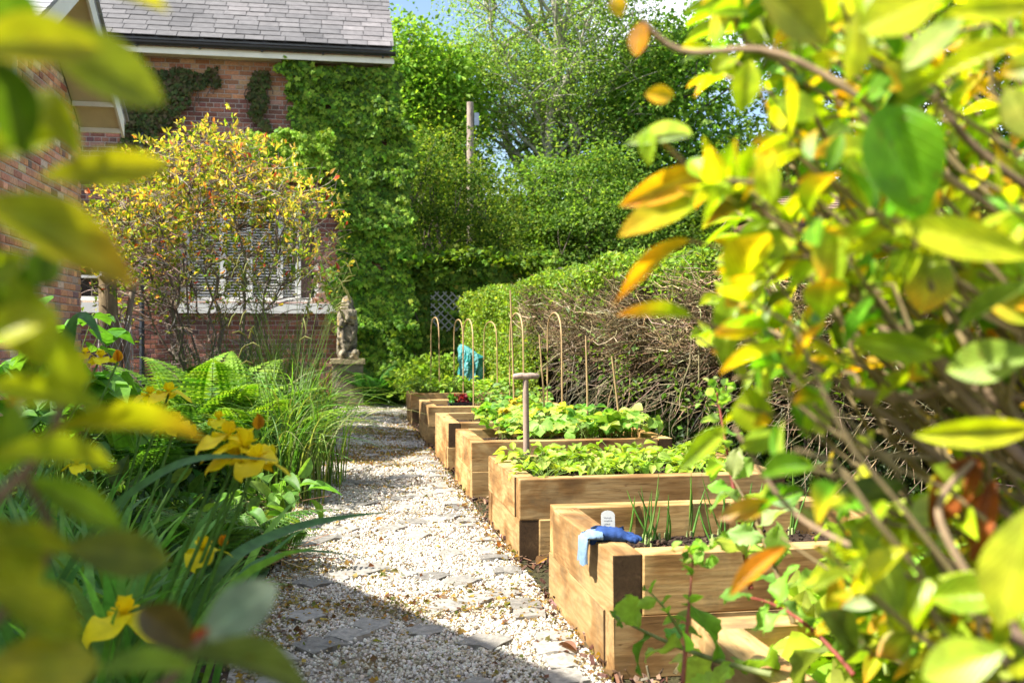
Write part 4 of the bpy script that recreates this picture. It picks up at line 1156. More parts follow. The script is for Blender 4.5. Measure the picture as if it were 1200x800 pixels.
px_tree('tree', 'tall airy tree with fine leaves and visible branching trunk, behind the wooden pole', 645, -190, 215, 112, 29, 680, 84, .44, .082, OLV, 42, .26, extra=((588, 20, 180, 66, .4), (700, -60, 210, 85, .5)), fork=.18, stems=6, bark=(.36, .33, .27))
px_tree('tree', 'broad green tree to the right of the tall airy tree', 775, 5, 330, 95, 30, 260, 110, .8, .17, GRN, 43, .28)
px_tree('tree', 'rounded dense small tree with layered foliage above the hedge', 690, 182, 345, 74, 25, 105, 230, .50, .10, [(.14, .25, .04), (.10, .19, .03), (.20, .31, .06)], 44, .16, fork=.12, flat=.28)
px_tree('shrub', 'large domed dark green shrub with yellow tips beyond the ivy wall', 515, 186, 380, 82, 23, 130, 230, .42, .078, [(.085, .165, .022), (.06, .125, .018), (.22, .29, .045)], 45, .1, flat=.42, fork=.08, cat='shrub', stems=5)
px_tree('shrub', 'light green shrub filling the gap between domed shrub and small tree', 602, 226, 380, 60, 26, 210, 120, .34, .09, [(.22, .31, .045), (.15, .24, .032)], 46, .08, fork=.08, cat='shrub', stems=4)
px_tree('tree', 'arching tree with drooping sprays beside the wooden pole', 505, 128, 320, 62, 27.5, 150, 110, .40, .11, [(.28, .37, .045), (.20, .28, .036)], 47, .14, fork=.2, up=.3)
# trees glimpsed through the branches on the right
px_tree('tree', 'dark green tree behind the shed roof', 900, 150, 380, 80, 24, 150, 100, .6, .16, [(.10, .17, .02), (.07, .12, .015)], 48, .2)
px_tree('tree', 'tall thin-leaved tree showing sky through its crown at the upper right', 985, -160, 190, 110, 27, 200, 90, .6, .12, [(.12, .17, .035), (.09, .135, .03)], 49, .24, fork=.25)
px_tree('tree', 'broad dark tree at the far right beyond the hedge', 1150, -190, 360, 120, 24, 240, 110, .75, .15, [(.06, .11, .02), (.045, .08, .015), (.09, .14, .025)], 50, .26)
for k, (cx, yt, hw, Y, lab) in enumerate(((400, 215, 90, 34, 'distant tree behind the ivy covered house end'), (560, 250, 100, 36, 'distant tree low behind the domed shrub'), (720, 215, 100, 36, 'distant tree behind the small layered tree'), (860, 235, 110, 36, 'distant tree behind the right half of the hedge'), (1040, 215, 120, 36, 'distant tree behind the hedge at the right'), (1230, 180, 110, 34, 'distant tree at the far right edge'))):
    px_tree('tree', lab, cx, yt, 390, hw, Y, 130, 90, .9, .26, GRN, 60 + k, .2, fork=.1, group='distant trees beyond the garden')

# ------------------------------------------------------------------ wooden pole
p = ground_at(551, 25.5); zt_ = zat(122, 25.5)
t = thing('telegraph_pole', 'bare weathered wooden pole standing among the trees', 'pole', p)
g = Geo(); tube(g, [(0, 0, 0), (.01, 0, zt_ * .5), (0, 0, zt_)], [.11, .10, .087], 10, (.34, .27, .22)); g.build('post', M['bark'], t, True)
g = Geo(); z = zat(142, 25.5); box(g, (.10, -.08, z - .16), (.22, .08, z + .16), (.20, .25, .32)); box(g, (.06, -.02, z - .02), (.10, .02, z + .02), (.2, .22, .25)); g.build('junction_box', M['metal_dark'], t)

# ------------------------------------------------------------------ shed beyond the hedge
sy = 14.0
a, b = at(945, 238, sy), at(1000, 206, sy)
t = thing('shed', 'small timber shed with brown roof seen over the hedge', 'shed', ((a[0] + b[0]) / 2, sy, 0))
hw = .62; eav, rdg = zat(240, sy), zat(196, sy)
g = Geo()
for k in range(14): box(g, (-hw, -.012 - .006 * (k % 2), k * eav / 14), (hw, .03, (k + 1) * eav / 14 - .006), np.array((.17, .10, .06)) * rng.uniform(.8, 1.2))
box(g, (-hw, .03, 0), (-hw + .04, 2.2, eav), (.15, .09, .05)); box(g, (hw - .04, .03, 0), (hw, 2.2, eav), (.15, .09, .05)); box(g, (-hw + .04, 2.16, 0), (hw - .04, 2.2, eav), (.15, .09, .05))
g.build('wall', M['bark'], t)
g = Geo()
for k in range(9):
    y0, y1 = -.15 + k * .15, -.15 + (k + 1) * .15 + .02; z0, z1 = eav + (rdg - eav) * k / 9, eav + (rdg - eav) * (k + 1) / 9
    prism(g, [(-hw - .12, y0, z0 + .025), (hw + .12, y0, z0 + .025), (hw + .12, y1, z1 + .01), (-hw - .12, y1, z1 + .01)], (0, 0, .014), np.array((.24, .16, .12)) * rng.uniform(.8, 1.2))
prism(g, [(-hw - .12, 1.2, rdg), (hw + .12, 1.2, rdg), (hw + .12, 2.5, eav), (-hw - .12, 2.5, eav)], (0, 0, .03), (.2, .14, .1))
g.build('roof', M['bark'], t)

# ------------------------------------------------------------------ hedge
HXF = np.array([(.2, 2.75), (6, 2.62), (8, 2.55), (10, 2.50), (12, 2.42), (13.5, 2.22), (14.6, 1.98), (15.3, 1.90), (15.7, 2.2), (15.9, 2.9)])
def hx(y): return np.interp(y, HXF[:, 0], HXF[:, 1])
def hz_top(y): return np.interp(y, [.2, 5, 6.5, 9, 12, 15, 16], [1.62, 1.66, 1.72, 1.84, 1.86, 1.74, 1.6]) + .04 * np.sin(y * 2.3) + .025 * np.sin(y * 5.1)
hd = thing('hedge', 'long clipped hedge with green top and bare brown twiggy side beside the beds', 'hedge', (2.6, 8, 0))
r = np.random.default_rng(71)
def Hd(o): o.location = (-2.6, -8, 0); return o
# woody heart
g = Geo(); n = 2600
y = r.uniform(.3, 15.7, n); a = np.stack([hx(y) + r.uniform(.75, 1.3, n), y, r.uniform(0, .3, n)], 1)
b = np.stack([hx(y) + r.uniform(.45, 1.1, n), y + r.normal(0, .4, n), hz_top(y) * r.uniform(.5, .95, n)], 1)
t_ = np.linspace(0, 1, 6)[None, :, None]; mid = (a + b) / 2 + r.normal(0, .14, (n, 3))
P = (1 - t_) ** 2 * a[:, None] + 2 * t_ * (1 - t_) * mid[:, None] + t_ * t_ * b[:, None]
tubes(g, P, np.linspace(1, .35, 6)[None] * r.uniform(.006, .022, (n, 1)), 4, pick([(.10, .075, .05), (.07, .05, .035)], n, None, r))  # inner stems painted darker, deepening the shade between the twigs
Hd(g.build('stems', M['twig'], hd, True))
g = Geo()
ys = np.linspace(.3, 15.6, 60)
for i in range(59):
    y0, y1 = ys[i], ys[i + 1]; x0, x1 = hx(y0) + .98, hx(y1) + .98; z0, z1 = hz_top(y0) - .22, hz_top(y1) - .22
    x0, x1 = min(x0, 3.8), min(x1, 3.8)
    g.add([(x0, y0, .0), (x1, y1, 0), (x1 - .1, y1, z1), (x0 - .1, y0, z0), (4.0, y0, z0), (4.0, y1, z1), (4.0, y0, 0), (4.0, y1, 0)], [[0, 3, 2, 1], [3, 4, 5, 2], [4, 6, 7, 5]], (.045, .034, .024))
Hd(g.build('dark_core', M['bark'], hd))  # dark brown sheet standing in for the shade deep inside the hedge
# dead twigs on the path side: they run mostly along the face and outward, thickest in the upper two thirds
g = Geo()
def twigs(n, y0, y1, rr, lng):
    y = r.uniform(y0, y1, n); ht = hz_top(y)
    zf = r.beta(3.2, 1.35, n); z = .42 + (ht - .56) * zf
    bulge = .20 * np.sin(np.clip((z - .45) / (ht - .45), 0, 1) * np.pi * .9) ** .6 - .25 * np.clip((.8 - z) / .5, 0, 1)
    face = hx(y) - bulge * .5 + .95 * np.clip((1.22 - z) / .62, 0, 1) + .16 * noise(np.stack([y, z], 1), 3.2)
    a = np.stack([face + r.uniform(.08, .5, n), y, z - r.uniform(-.05, .25, n)], 1)
    l = lng * np.exp(r.normal(0, .4, n)); ang = r.normal(0, .85, n)
    d = np.stack([-np.abs(np.cos(ang)) * .75 - .1, np.sin(ang) * 1.2 + r.normal(0, .3, n), r.normal(.12, .32, n)], 1)
    b = a + nrm(d) * l[:, None]; b[:, 0] = np.maximum(b[:, 0], face - r.uniform(0.0, .10, n)); b[:, 2] = np.minimum(b[:, 2], ht - r.uniform(.03, .2, n)); a[:, 2] = np.minimum(a[:, 2], ht - .1)
    t_ = np.linspace(0, 1, 5)[None, :, None]; mid = (a + b) / 2 + r.normal(0, .06, (n, 3)) * l[:, None] * 2 + np.array([0, 0, -.02])
    P = (1 - t_) ** 2 * a[:, None] + 2 * t_ * (1 - t_) * mid[:, None] + t_ * t_ * b[:, None]
    P[:, 1:4] += r.normal(0, .020, (n, 3, 3))
    tubes(g, P, np.linspace(1, .35, 5)[None] * r.uniform(.5, 1.3, (n, 1)) * rr, 4, pick([(.27, .20, .10), (.16, .115, .058), (.48, .39, .24), (.075, .055, .028)], n, [3, 4, 2, 4], r, .15))
twigs(5600, .8, 12.4, .0045, .46); twigs(4600, 1.0, 12.6, .0028, .30); twigs(260, 1, 12, .008, .8)
# low stray hanging twigs
n = 420; y = r.uniform(1, 12, n); a = np.stack([hx(y) + r.uniform(.1, .5, n), y, r.uniform(.5, .9, n)], 1); b = a + np.stack([r.uniform(-.5, -.05, n), r.normal(0, .35, n), r.uniform(-.5, .1, n)], 1)
mid = (a + b) / 2 + r.normal(0, .08, (n, 3)); t_ = np.linspace(0, 1, 6)[None, :, None]
tubes(g, (1 - t_) ** 2 * a[:, None] + 2 * t_ * (1 - t_) * mid[:, None] + t_ * t_ * b[:, None], np.linspace(.004, .0015, 6), 4, pick([(.25, .19, .12), (.15, .13, .07)], n, None, r))
Hd(g.build('twigs', M['twig'], hd, True))
# green leaves: the clipped top, the far end all over, odd sprigs on the face, ivy at the foot
g = Geo()
def hleaf(pos, size, cols, up=.8, tm=LEAF_FAR, asp=.62):
    n = len(pos); g.scatter(*tm, pos, frames(rdir(n, .25, r), nrm(r.normal(0, 1, (n, 3)) * .75 + np.array([-.25, 0, up]))), np.stack([size * asp * np.ones(n), np.ones(n) * size, np.ones(n) * size], 1) * np.exp(r.normal(0, .25, (n, 1))), pick(cols, n, None, r))
n = 30000; y = r.uniform(.5, 15.8, n) ** 1.0; x = hx(y) - .06 + r.uniform(0, 1.45, n) ** 1.3; z = hz_top(y) - np.abs(r.normal(0, .06, n)) + .05 * noise(np.stack([x, y], 1), 5) - .10 * np.exp(-(x - hx(y)) / .08)
hleaf(np.stack([x, y, z], 1), .048, [(.20, .31, .035), (.27, .38, .05), (.13, .22, .025)])
n = 11000; y = r.uniform(.6, 14.0, n); z = hz_top(y) - .03 - np.abs(r.normal(0, 1, n)) * (.10 + .09 * noise(np.stack([y, y * 0], 1), 2.0)).clip(.03, .4)
hleaf(np.stack([hx(y) - .05 + r.normal(0, .05, n), y, z], 1), .045, [(.20, .32, .035), (.28, .40, .05), (.13, .22, .025)])
n = 34000; y = 11.4 + 4.4 * r.beta(2.0, 1.2, n); u = r.random(n); z = hz_top(y) * (.1 + .9 * u ** .8)
k = (r.random(n) < np.clip((y - 11.9) / .9 + .25 * noise(np.stack([y, z], 1), 4), 0, 1)); y, z = y[k], z[k]; n = len(y)
hleaf(np.stack([hx(y) + .02 + .06 * noise(np.stack([y, z], 1), 5) + r.normal(0, .05, n), y, z], 1), .045, [(.23, .33, .04), (.30, .41, .055), (.15, .24, .028)])
n = 900; cy = r.uniform(3, 12, 60); cz = r.uniform(.6, 1.5, 60); k = r.integers(0, 60, n)
y = cy[k] + r.normal(0, .07, n); z = cz[k] + r.normal(0, .06, n); hleaf(np.stack([hx(y) - .06 + r.normal(0, .06, n), y, z], 1), .045, [(.14, .23, .025), (.09, .16, .018)])
n = 7000; y = r.uniform(.6, 12, n); z = r.beta(1.3, 2.2, n) * .75; hleaf(np.stack([hx(y) + .74 + r.normal(0, .13, n) + .1 * noise(np.stack([y, z], 1), 3), y, z], 1), .06, [(.035, .075, .012), (.025, .055, .010), (.05, .09, .015)], .5, LEAF_IVY, 1.0)
Hd(g.build('foliage', M['leaf'], hd))

# ------------------------------------------------------------------ ivy on the house, and the ivy covered wall
def inside(px, poly):
    x, y = px[:, 0], px[:, 1]; c = np.zeros(len(px), bool); n = len(poly)
    for i in range(n):
        (x0, y0), (x1, y1) = poly[i], poly[(i + 1) % n]
        k = ((y0 > y) != (y1 > y)) & (x < (x1 - x0) * (y - y0) / (y1 - y0 + 1e-9) + x0); c ^= k
    return c
def ivy(name, label, poly, Y, n, thick, size, cols, w=None, seed=0, cat='climber', scale=2.2, group=None, tm=LEAF_IVY, bare=0.0):
    r = np.random.default_rng(seed)
    W3 = np.array([at(a, b, Y) for a, b in poly]); P2 = W3[:, [0, 2]]; lo, hi = P2.min(0), P2.max(0)
    q = r.uniform(lo - .08, hi + .08, (n * 3, 2)); wob = np.stack([noise(q, 4.5, 1), noise(q, 4.5, 3)], 1) * .17
    q = q[inside(q + wob, P2)][:n]; m = len(q)
    dep = np.clip(thick * (.42 + .5 * noise(q, scale, 2) + .22 * noise(q, scale * 3, 4)), .015, None)
    if bare:
        k = noise(q, 5, 5) > bare - 1; q = q[k]; dep = dep[k]; m = len(q)
    layer = r.random(m) ** .6
    pos = np.stack([q[:, 0], Y - dep * (0.15 + .85 * layer) + r.normal(0, .015, m), q[:, 1]], 1)
    nor = nrm(np.stack([r.normal(0, .5, m), np.full(m, -1.0), r.normal(.45, .5, m)], 1))
    d = nrm(np.stack([r.normal(0, .55, m), r.normal(-.15, .2, m), np.full(m, -1.0)], 1))
    t = thing(name, label, cat, (float((lo[0] + hi[0]) / 2), Y, max(0, float(lo[1]))), 0, group)
    o0 = np.array(t.location)
    g = Geo(); sz = size * np.exp(r.normal(0, .25, m)); patch = np.exp(.22 * noise(q, 1.6, 6))[:, None]
    g.scatter(*tm, pos - o0, frames(d, nor), np.stack([sz, sz, sz], 1), np.clip(pick(cols, m, w, r, .2, .08) * patch, 0, .9)); g.build('leaves', M['leaf_ivy'], t)
    g = Geo(); k = max(12, m // 160); i = r.integers(0, m, k); a = np.stack([q[i, 0], np.full(k, Y - .02), q[i, 1]], 1); b = a + np.stack([r.normal(0, .12, k), np.zeros(k), -r.uniform(.15, .5, k)], 1)
    tt = np.linspace(0, 1, 5)[None, :, None]; mid = (a + b) / 2 + r.normal(0, .04, (k, 3)) * [1, .2, 1]
    tubes(g, (1 - tt) ** 2 * a[:, None] + 2 * tt * (1 - tt) * mid[:, None] + tt * tt * b[:, None] - o0, np.linspace(.006, .01, 5), 4, (.14, .10, .07)); g.build('stems', M['twig'], t, True)
    return t
IVG = [(.16, .29, .018), (.10, .21, .014), (.23, .36, .03), (.055, .12, .010)]
ivy('ivy', 'thick bright green creeper covering the right end of the house wall up to the eaves', [(322, 76), (458, 76), (472, 130), (480, 210), (486, 300), (488, 440), (432, 452), (424, 410), (400, 398), (392, 350), (396, 270), (384, 210), (352, 150), (340, 128), (336, 100)], 16.55, 21000, .42, .086, IVG, None, 81, bare=.14)
ivy('ivy', 'dark bronze creeper patch hanging under the left of the eaves', [(168, 84), (252, 84), (250, 96), (220, 104), (212, 140), (196, 164), (150, 168), (134, 150), (140, 120)], 16.55, 1700, .16, .085, [(.075, .10, .025), (.05, .075, .02), (.10, .08, .035)], None, 82)
ivy('ivy', 'narrow creeper strand hanging down the bricks between two larger patches', [(290, 86), (312, 84), (316, 100), (310, 118), (324, 142), (318, 150), (308, 138), (298, 118), (288, 108)], 16.55, 620, .12, .08, [(.085, .11, .025), (.06, .085, .02), (.10, .085, .03)], None, 83)
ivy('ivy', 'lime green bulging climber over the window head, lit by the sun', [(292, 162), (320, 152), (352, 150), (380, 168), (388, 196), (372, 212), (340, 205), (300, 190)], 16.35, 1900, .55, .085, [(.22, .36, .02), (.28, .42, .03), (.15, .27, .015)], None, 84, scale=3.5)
# garden wall continuing from the house corner, smothered in ivy
wx0_, wx1_ = HX1, 4.4; wtop = zat(306, 16.95)
t = thing('garden_wall', 'old brick garden wall almost hidden under ivy, right of the house', 'wall', ((wx0_ + wx1_) / 2, 16.9, 0))
g = Geo(); brick_wall(g, 'y', 16.9, wx0_, wx1_, 0, wtop - .1, -1, (), None, house_cols, 9); box(g, (wx0_, 16.9, 0), (wx1_, 17.1, wtop - .1), (.35, .3, .26), 1); o = g.build('bricks', [M['brick'], M['mortar']], t); o.location = (-(wx0_ + wx1_) / 2, -16.9, 0)
ivy('ivy', 'dense ivy mantle over the garden wall behind the trellis', [(474, 312), (500, 303), (530, 306), (560, 302), (590, 299), (612, 304), (640, 318), (660, 330), (660, 470), (470, 470)], 16.88, 16000, .40, .088, [(.10, .18, .012), (.065, .135, .010), (.15, .23, .02), (.32, .33, .04)], [5, 5, 3, .8], 85)
n = 2600; r = np.random.default_rng(86); g = Geo(); x = r.uniform(1.0, 3.6, n); pos = np.stack([x, 16.75 + r.normal(0, .22, n), wtop + .08 * noise(np.stack([x, x], 1), 3) + r.normal(-.02, .08, n)], 1)
g.scatter(*LEAF_IVY, pos, frames(rdir(n, 0, r), rdir(n, 1.5, r)), r.uniform(.07, .13, n), pick([(.12, .21, .015), (.08, .16, .012), (.17, .26, .02)], n, None, r))
tag(g.build('ivy_coping', M['leaf_ivy']), 'ivy tumbling over the top of the garden wall', 'climber')
# ------------------------------------------------------------------ bed plants (prototypes, then copies)
def stems_to(g, r, tips, r0=.003, col=(.16, .27, .05), base_spread=.02, bow=.25):
    n = len(tips); a = np.concatenate([r.normal(0, base_spread, (n, 2)), np.full((n, 1), -.01)], 1)
    mid = (a + tips) / 2 + np.concatenate([-(tips[:, :2]) * bow, np.abs(tips[:, 2:3]) * bow], 1)
    t = np.linspace(0, 1, 6)[None, :, None]
    P = (1 - t) ** 2 * a[:, None] + 2 * t * (1 - t) * mid[:, None] + t * t * tips[:, None]
    tubes(g, P, np.linspace(1, .6, 6) * r0, 5, col); return P
def rosette(seed, n, R0, h, size, tm, cols, asp=1.0, name='seedling', stemcol=(.2, .3, .06), sub=1):
    r = np.random.default_rng(seed)
    a = r.uniform(0, 6.28, n); rad = R0 * np.sqrt(r.uniform(.03, 1, n)); z = h * (1 - .5 * (rad / R0) ** 2) * r.uniform(.55, 1.08, n)
    tips = np.stack([rad * np.cos(a), rad * np.sin(a), z], 1)
    gs = Geo(); stems_to(gs, r, tips, .0028, stemcol)
    gl = Geo(); d = nrm(np.stack([np.cos(a), np.sin(a), r.normal(-.05, .35, n)], 1) + r.normal(0, .3, (n, 3))); up = nrm(np.stack([np.cos(a) * .2, np.sin(a) * .2, np.ones(n)], 1) + r.normal(0, .28, (n, 3)))
    s = size * r.uniform(.65, 1.15, n); gl.scatter(*tm, tips, frames(d, up), np.stack([s * asp, s, s], 1), pick(cols, n, None, r, .15, .06))
    return gl, gs
def plant_proto(name, label, cat, group, seed, loc, stem_part='stems', leaf_mat_='leaf', **k):
    t = thing(name, label, cat, loc, 0, group)
    gl, gs = rosette(seed, **k); gl.build('leaves', M[leaf_mat_], t, True); gs.build(stem_part, M['leaf'], t, True); return t
NTH = ['first', 'second', 'third', 'fourth', 'fifth', 'sixth', 'seventh', 'eighth']
def rows_of(protos, bed, xs, rowsY, kind, desc, group, s0=.85, s1=1.15, jit_=.05, seed=0, bedname=''):
    r = np.random.default_rng(seed); y0, y1, sl = BED[bed]; k = 0; used = set()
    for ri, fy in enumerate(rowsY):
        for xi, x in enumerate(xs):
            lx, ly = BX0 + x + r.normal(0, jit_), y0 + fy * (y1 - y0) + r.normal(0, jit_)
            lx = np.clip(lx, BX0 + .17, BX0 + 1.25); ly = np.clip(ly, y0 + .17, y1 - .17)
            lab = '%s, %s from the path, %s row of %s' % (desc, NTH[xi], ('front' if ri == 0 else 'back') if len(rowsY) == 2 else ('front', 'middle', 'back')[ri], bedname)
            i = k % len(protos); rz = r.uniform(0, 6.28); s = r.uniform(s0, s1)
            if i not in used: p = protos[i]; used.add(i); p.location = (lx, ly, sl); p.rotation_euler = (0, 0, rz); p.scale = (s, s, s); p['label'] = lab
            else: dup(protos[i], (lx, ly, sl), rz, s, lab)
            k += 1
LIME = [(.30, .43, .05), (.24, .37, .04), (.37, .49, .09)]
LEAF_OV = leaf_t(6, 5, .22, .3, .75, .42, .03)
bp = [plant_proto('bean_seedling', None, 'seedling', 'low pale seedlings in the second full bed', 100 + k, (0, 0, 0), n=26, R0=.17, h=.13, size=.068, tm=LEAF_OV, cols=LIME, asp=.72) for k in range(3)]
rows_of(bp, 'bean', [.22, .42, .62, .82, 1.02, 1.2], [.28, .55, .80], 'seedling', 'pale green seedling', None, seed=5, bedname='the seedling bed', s0=.8, s1=1.15)
STR = [(.18, .37, .045), (.13, .30, .04), (.25, .44, .08), (.36, .47, .10)]
sp_ = [plant_proto('strawberry_plant', None, 'strawberry plant', 'strawberry plants behind the T handle', 120 + k, (0, 0, 0), n=17, R0=.22, h=.26, size=.145, tm=LEAF_TRI, cols=STR, asp=1.0, stemcol=(.26, .33, .10)) for k in range(3)]
rows_of(sp_, 'berry', [.36, .60, .84, 1.06, 1.24], [.28, .74], 'strawberry', 'leafy strawberry plant', None, seed=6, bedname='the strawberry bed', s0=.85, s1=1.15)
yp = [plant_proto('strawberry_plant', None, 'strawberry plant', 'strawberry plants in the bed of yellowing leaves', 130 + k, (0, 0, 0), n=24, R0=.20, h=.22, size=.125, tm=LEAF_TRI, cols=STR + [(.45, .42, .04)], stemcol=(.26, .33, .10)) for k in range(2)]
rows_of(yp, 'yellow', [.52, .84, 1.14], [.35, .74], 'strawberry', 'yellowing strawberry plant', None, seed=7, bedname='the second strawberry bed', s0=.8, s1=1.1)
tp = [plant_proto('leafy_vegetable', None, 'vegetable', 'small vegetables in the seed tray bed', 140 + k, (0, 0, 0), n=26, R0=.13, h=.24, size=.09, tm=LEAF_MID, cols=[(.16, .30, .05), (.22, .36, .09), (.12, .24, .04)], asp=.6) for k in range(2)]
rows_of(tp, 'tray', [.72, .98, 1.22], [.35, .75], 'vegetable', 'small leafy vegetable', None, seed=8, bedname='the seed tray bed')
pp = [plant_proto('potato_plant', None, 'potato plant', 'potato plants in the farthest bed', 150 + k, (0, 0, 0), n=80, R0=.26, h=.30, size=.10, tm=LEAF_MID, cols=[(.26, .42, .05), (.19, .34, .04), (.33, .48, .08)], asp=.62) for k in range(2)]
rows_of(pp, 'potato', [.22, .5, .8, 1.12], [.3, .75], 'potato', 'bushy potato plant', None, seed=9, bedname='the farthest bed', s0=.65, s1=.95)
# onion shoots
def onion(seed):
    r = np.random.default_rng(seed); t = thing('onion_shoots', None, 'onion', (0, 0, 0), 0, 'onion shoots in the glove bed')
    g = Geo(); n = int(r.integers(3, 5)); a = np.concatenate([r.normal(0, .022, (n, 2)), np.full((n, 1), -.02)], 1)
    b = a + np.stack([r.normal(0, .085, n), r.normal(0, .04, n), r.uniform(.16, .34, n)], 1); mid = (a + b) / 2 + r.normal(0, .012, (n, 3)); tt = np.linspace(0, 1, 8)[None, :, None]
    P = (1 - tt) ** 2 * a[:, None] + 2 * tt * (1 - tt) * mid[:, None] + tt * tt * b[:, None]
    tubes(g, P, np.array([.0042, .0048, .0048, .0045, .004, .0035, .0025, .0006])[None] * r.uniform(.8, 1.1, (n, 1)), 6, pick([(.13, .27, .05), (.18, .33, .07)], n, None, r)); g.build('blades', M['leaf'], t, True)
    g = Geo()
    for q in a: tube(g, [q + [0, 0, .0], q + [0, 0, .03], q + [0, 0, .05]], [.0065, .0062, .0048], 6, (.34, .40, .16))
    g.build('shanks', M['plastic'], t, True); return t
OP = [(735, 622, 'onion shoots just right of the white label'), (756, 640, 'onion shoots in front, left of the bare soil patch'), (764, 626, 'tall pair of onion shoots in the middle of the glove bed'), (803, 628, 'thin onion shoots right of the tall pair'), (824, 612, 'tall onion shoots at the back of the glove bed'), (846, 634, 'short onion shoots near the front board of the glove bed'), (872, 630, 'onion shoots beside the sprawling green sprigs'), (905, 618, 'onion shoots at the right behind the leaning sprigs')]
pro = [onion(160 + k) for k in range(4)]
for k, (px, py, lab) in enumerate(OP):
    q = atZ(px, py, .26); q[1] = np.clip(q[1], 3.24, 3.95)
    lab = 'green ' + lab
    if k < 4: pro[k].location = tuple(q); pro[k]['label'] = lab
    else: dup(pro[k % 4], q, rng.uniform(0, 6.28), rng.uniform(.85, 1.1), lab)
# lettuces in the nearest bed
def lettuce(seed):
    r = np.random.default_rng(seed); t = thing('lettuce', None, 'lettuce', (0, 0, 0), 0, 'frilly lettuces in the nearest bed')
    g = Geo()
    for ring, (n, el, L_) in enumerate(((9, .15, .15), (9, .5, .15), (8, .9, .13), (6, 1.25, .10))):
        for k in range(n):
            a = 6.28 * k / n + ring * .4 + r.normal(0, .15); W_ = L_ * r.uniform(.75, 1.0); e = el + r.normal(0, .12); rows, cols = 7, 11; V = []
            for i in range(rows + 1):
                s = i / rows
                for j in range(cols):
                    u = j / (cols - 1) * 2 - 1; w_ = W_ * (.25 + .8 * s ** .7) * .5; fr = s ** 2 * (.35 + .65 * abs(u)) * .022
                    y = L_ * s * (1 - .18 * u * u * s); x = u * w_; z = .03 * u * u * s + fr * math.sin(9 * u + 5 * s + k * 2 + ring) + fr * .8 * math.sin(17 * u + 3 * k) - .035 * s * s * (ring == 0)
                    yy, zz = y * math.cos(e) - z * math.sin(e), y * math.sin(e) + z * math.cos(e)
                    V.append((x * math.cos(a) - yy * math.sin(a), x * math.sin(a) + yy * math.cos(a), zz + .01 + .012 * ring))
            F = [[i * cols + j, i * cols + j + 1, (i + 1) * cols + j + 1, (i + 1) * cols + j] for i in range(rows) for j in range(cols - 1)]
            g.add(V, F, pick([(.36, .50, .06), (.44, .56, .11), (.28, .44, .05)], 1, None, r)[0])
    g.build('leaves', M['leaf'], t, True)
    g = Geo(); tube(g, [(0, 0, -.02), (0, 0, .03)], [.015, .02], 7, (.4, .45, .2)); g.build('stalk', M['leaf'], t); return t
lp = [lettuce(170 + k) for k in range(3)]
rows_of(lp, 'lettuce', [.36, .56, .76, .96, 1.16], [.24, .52, .80], 'lettuce', 'frilly lettuce', None, seed=12, bedname='the nearest bed', s0=1.3, s1=1.75, jit_=.025)
# bolting leafy sprigs leaning over the nearest beds
def sprig(label, base, tip, n, size, cols, seed, droop=.1, curl=LEAF_WAVY, thick=.006, stem=(.30, .20, .10), flower=False):
    r = np.random.default_rng(seed); base = np.asarray(base); tip = np.asarray(tip); t = thing('kale_plant', label, 'vegetable', base, 0, 'bolting leafy plants by the nearest bed')
    b = tip - base; mid = b * .5 + np.array([0, 0, droop]); tt = np.linspace(0, 1, 14)[:, None]; P = 2 * tt * (1 - tt) * mid + tt * tt * b
    g = Geo(); tube(g, P, np.linspace(thick, thick * .35, 14), 7, stem); g.build('stem', M['leaf'], t, True)
    g = Geo(); k = np.linspace(2, 13, n).astype(int); a = np.arange(n) * 2.4 + r.uniform(0, 6); ax = nrm(np.gradient(P, axis=0))[k]
    s1 = nrm(np.cross(ax, [0.3, .2, 1])); s2 = np.cross(ax, s1); d = nrm(ax * .35 + s1 * np.cos(a)[:, None] + s2 * np.sin(a)[:, None] + [0, 0, .1])
    sz = size * r.uniform(.6, 1.1, n) * np.linspace(1.1, .6, n); g.scatter(*curl, P[k], frames(d, rdir(n, 2, r)), np.stack([sz * .62, sz, sz], 1), pick(cols, n, None, r)); g.build('leaves', M['leaf'], t, True)
    if flower:
        g = Geo(); m = 26; q = P[-1] + r.normal(0, .018, (m, 3)); g.scatter(*LEAF_MID, q, frames(rdir(m, .5, r), rdir(m, 1, r)), r.uniform(.012, .028, m), pick(cols, m, None, r)); g.build('buds', M['leaf'], t)
    return t
KL = [(.22, .42, .05), (.30, .48, .08), (.17, .34, .04)]
sprig('leafy stem sprawling left across the front of the glove bed', atd(905, 790, 1.95), atd(722, 722, 2.25), 9, .14, KL, 201, -.03, thick=.007, stem=(.30, .34, .14))
sprig('upright thin sprig with drooping pale leaves and a bud cluster before the glove bed', atd(800, 800, 1.9), atd(812, 655, 2.1), 8, .055, KL, 202, .0, LEAF_MID, .005, (.35, .12, .08), True)
sprig('short side sprig of small leaves left of the bud cluster', atd(800, 745, 2.1), atd(757, 690, 2.15), 7, .06, KL, 203, .02, LEAF_MID, .004, (.30, .36, .10))
sprig('red stemmed leafy plant standing at the right end of the glove bed', atd(880, 690, 2.05), atd(840, 460, 2.3), 13, .10, KL + [(.33, .43, .15)], 204, .0, LEAF_WAVY, .006, (.30, .07, .05), True)
sprig('crinkled pale leaved plant beside the red stemmed plant', atd(930, 730, 1.85), atd(858, 560, 2.05), 11, .11, [(.34, .45, .16), (.22, .38, .07)], 205, .05, LEAF_WAVY, .006, (.30, .22, .10))
sprig('leafy plant with a reddish stem lying over the corner of the nearest bed', atd(1000, 790, 1.6), atd(880, 700, 1.8), 8, .10, KL, 206, .05, LEAF_WAVY, .0045, (.38, .10, .07))

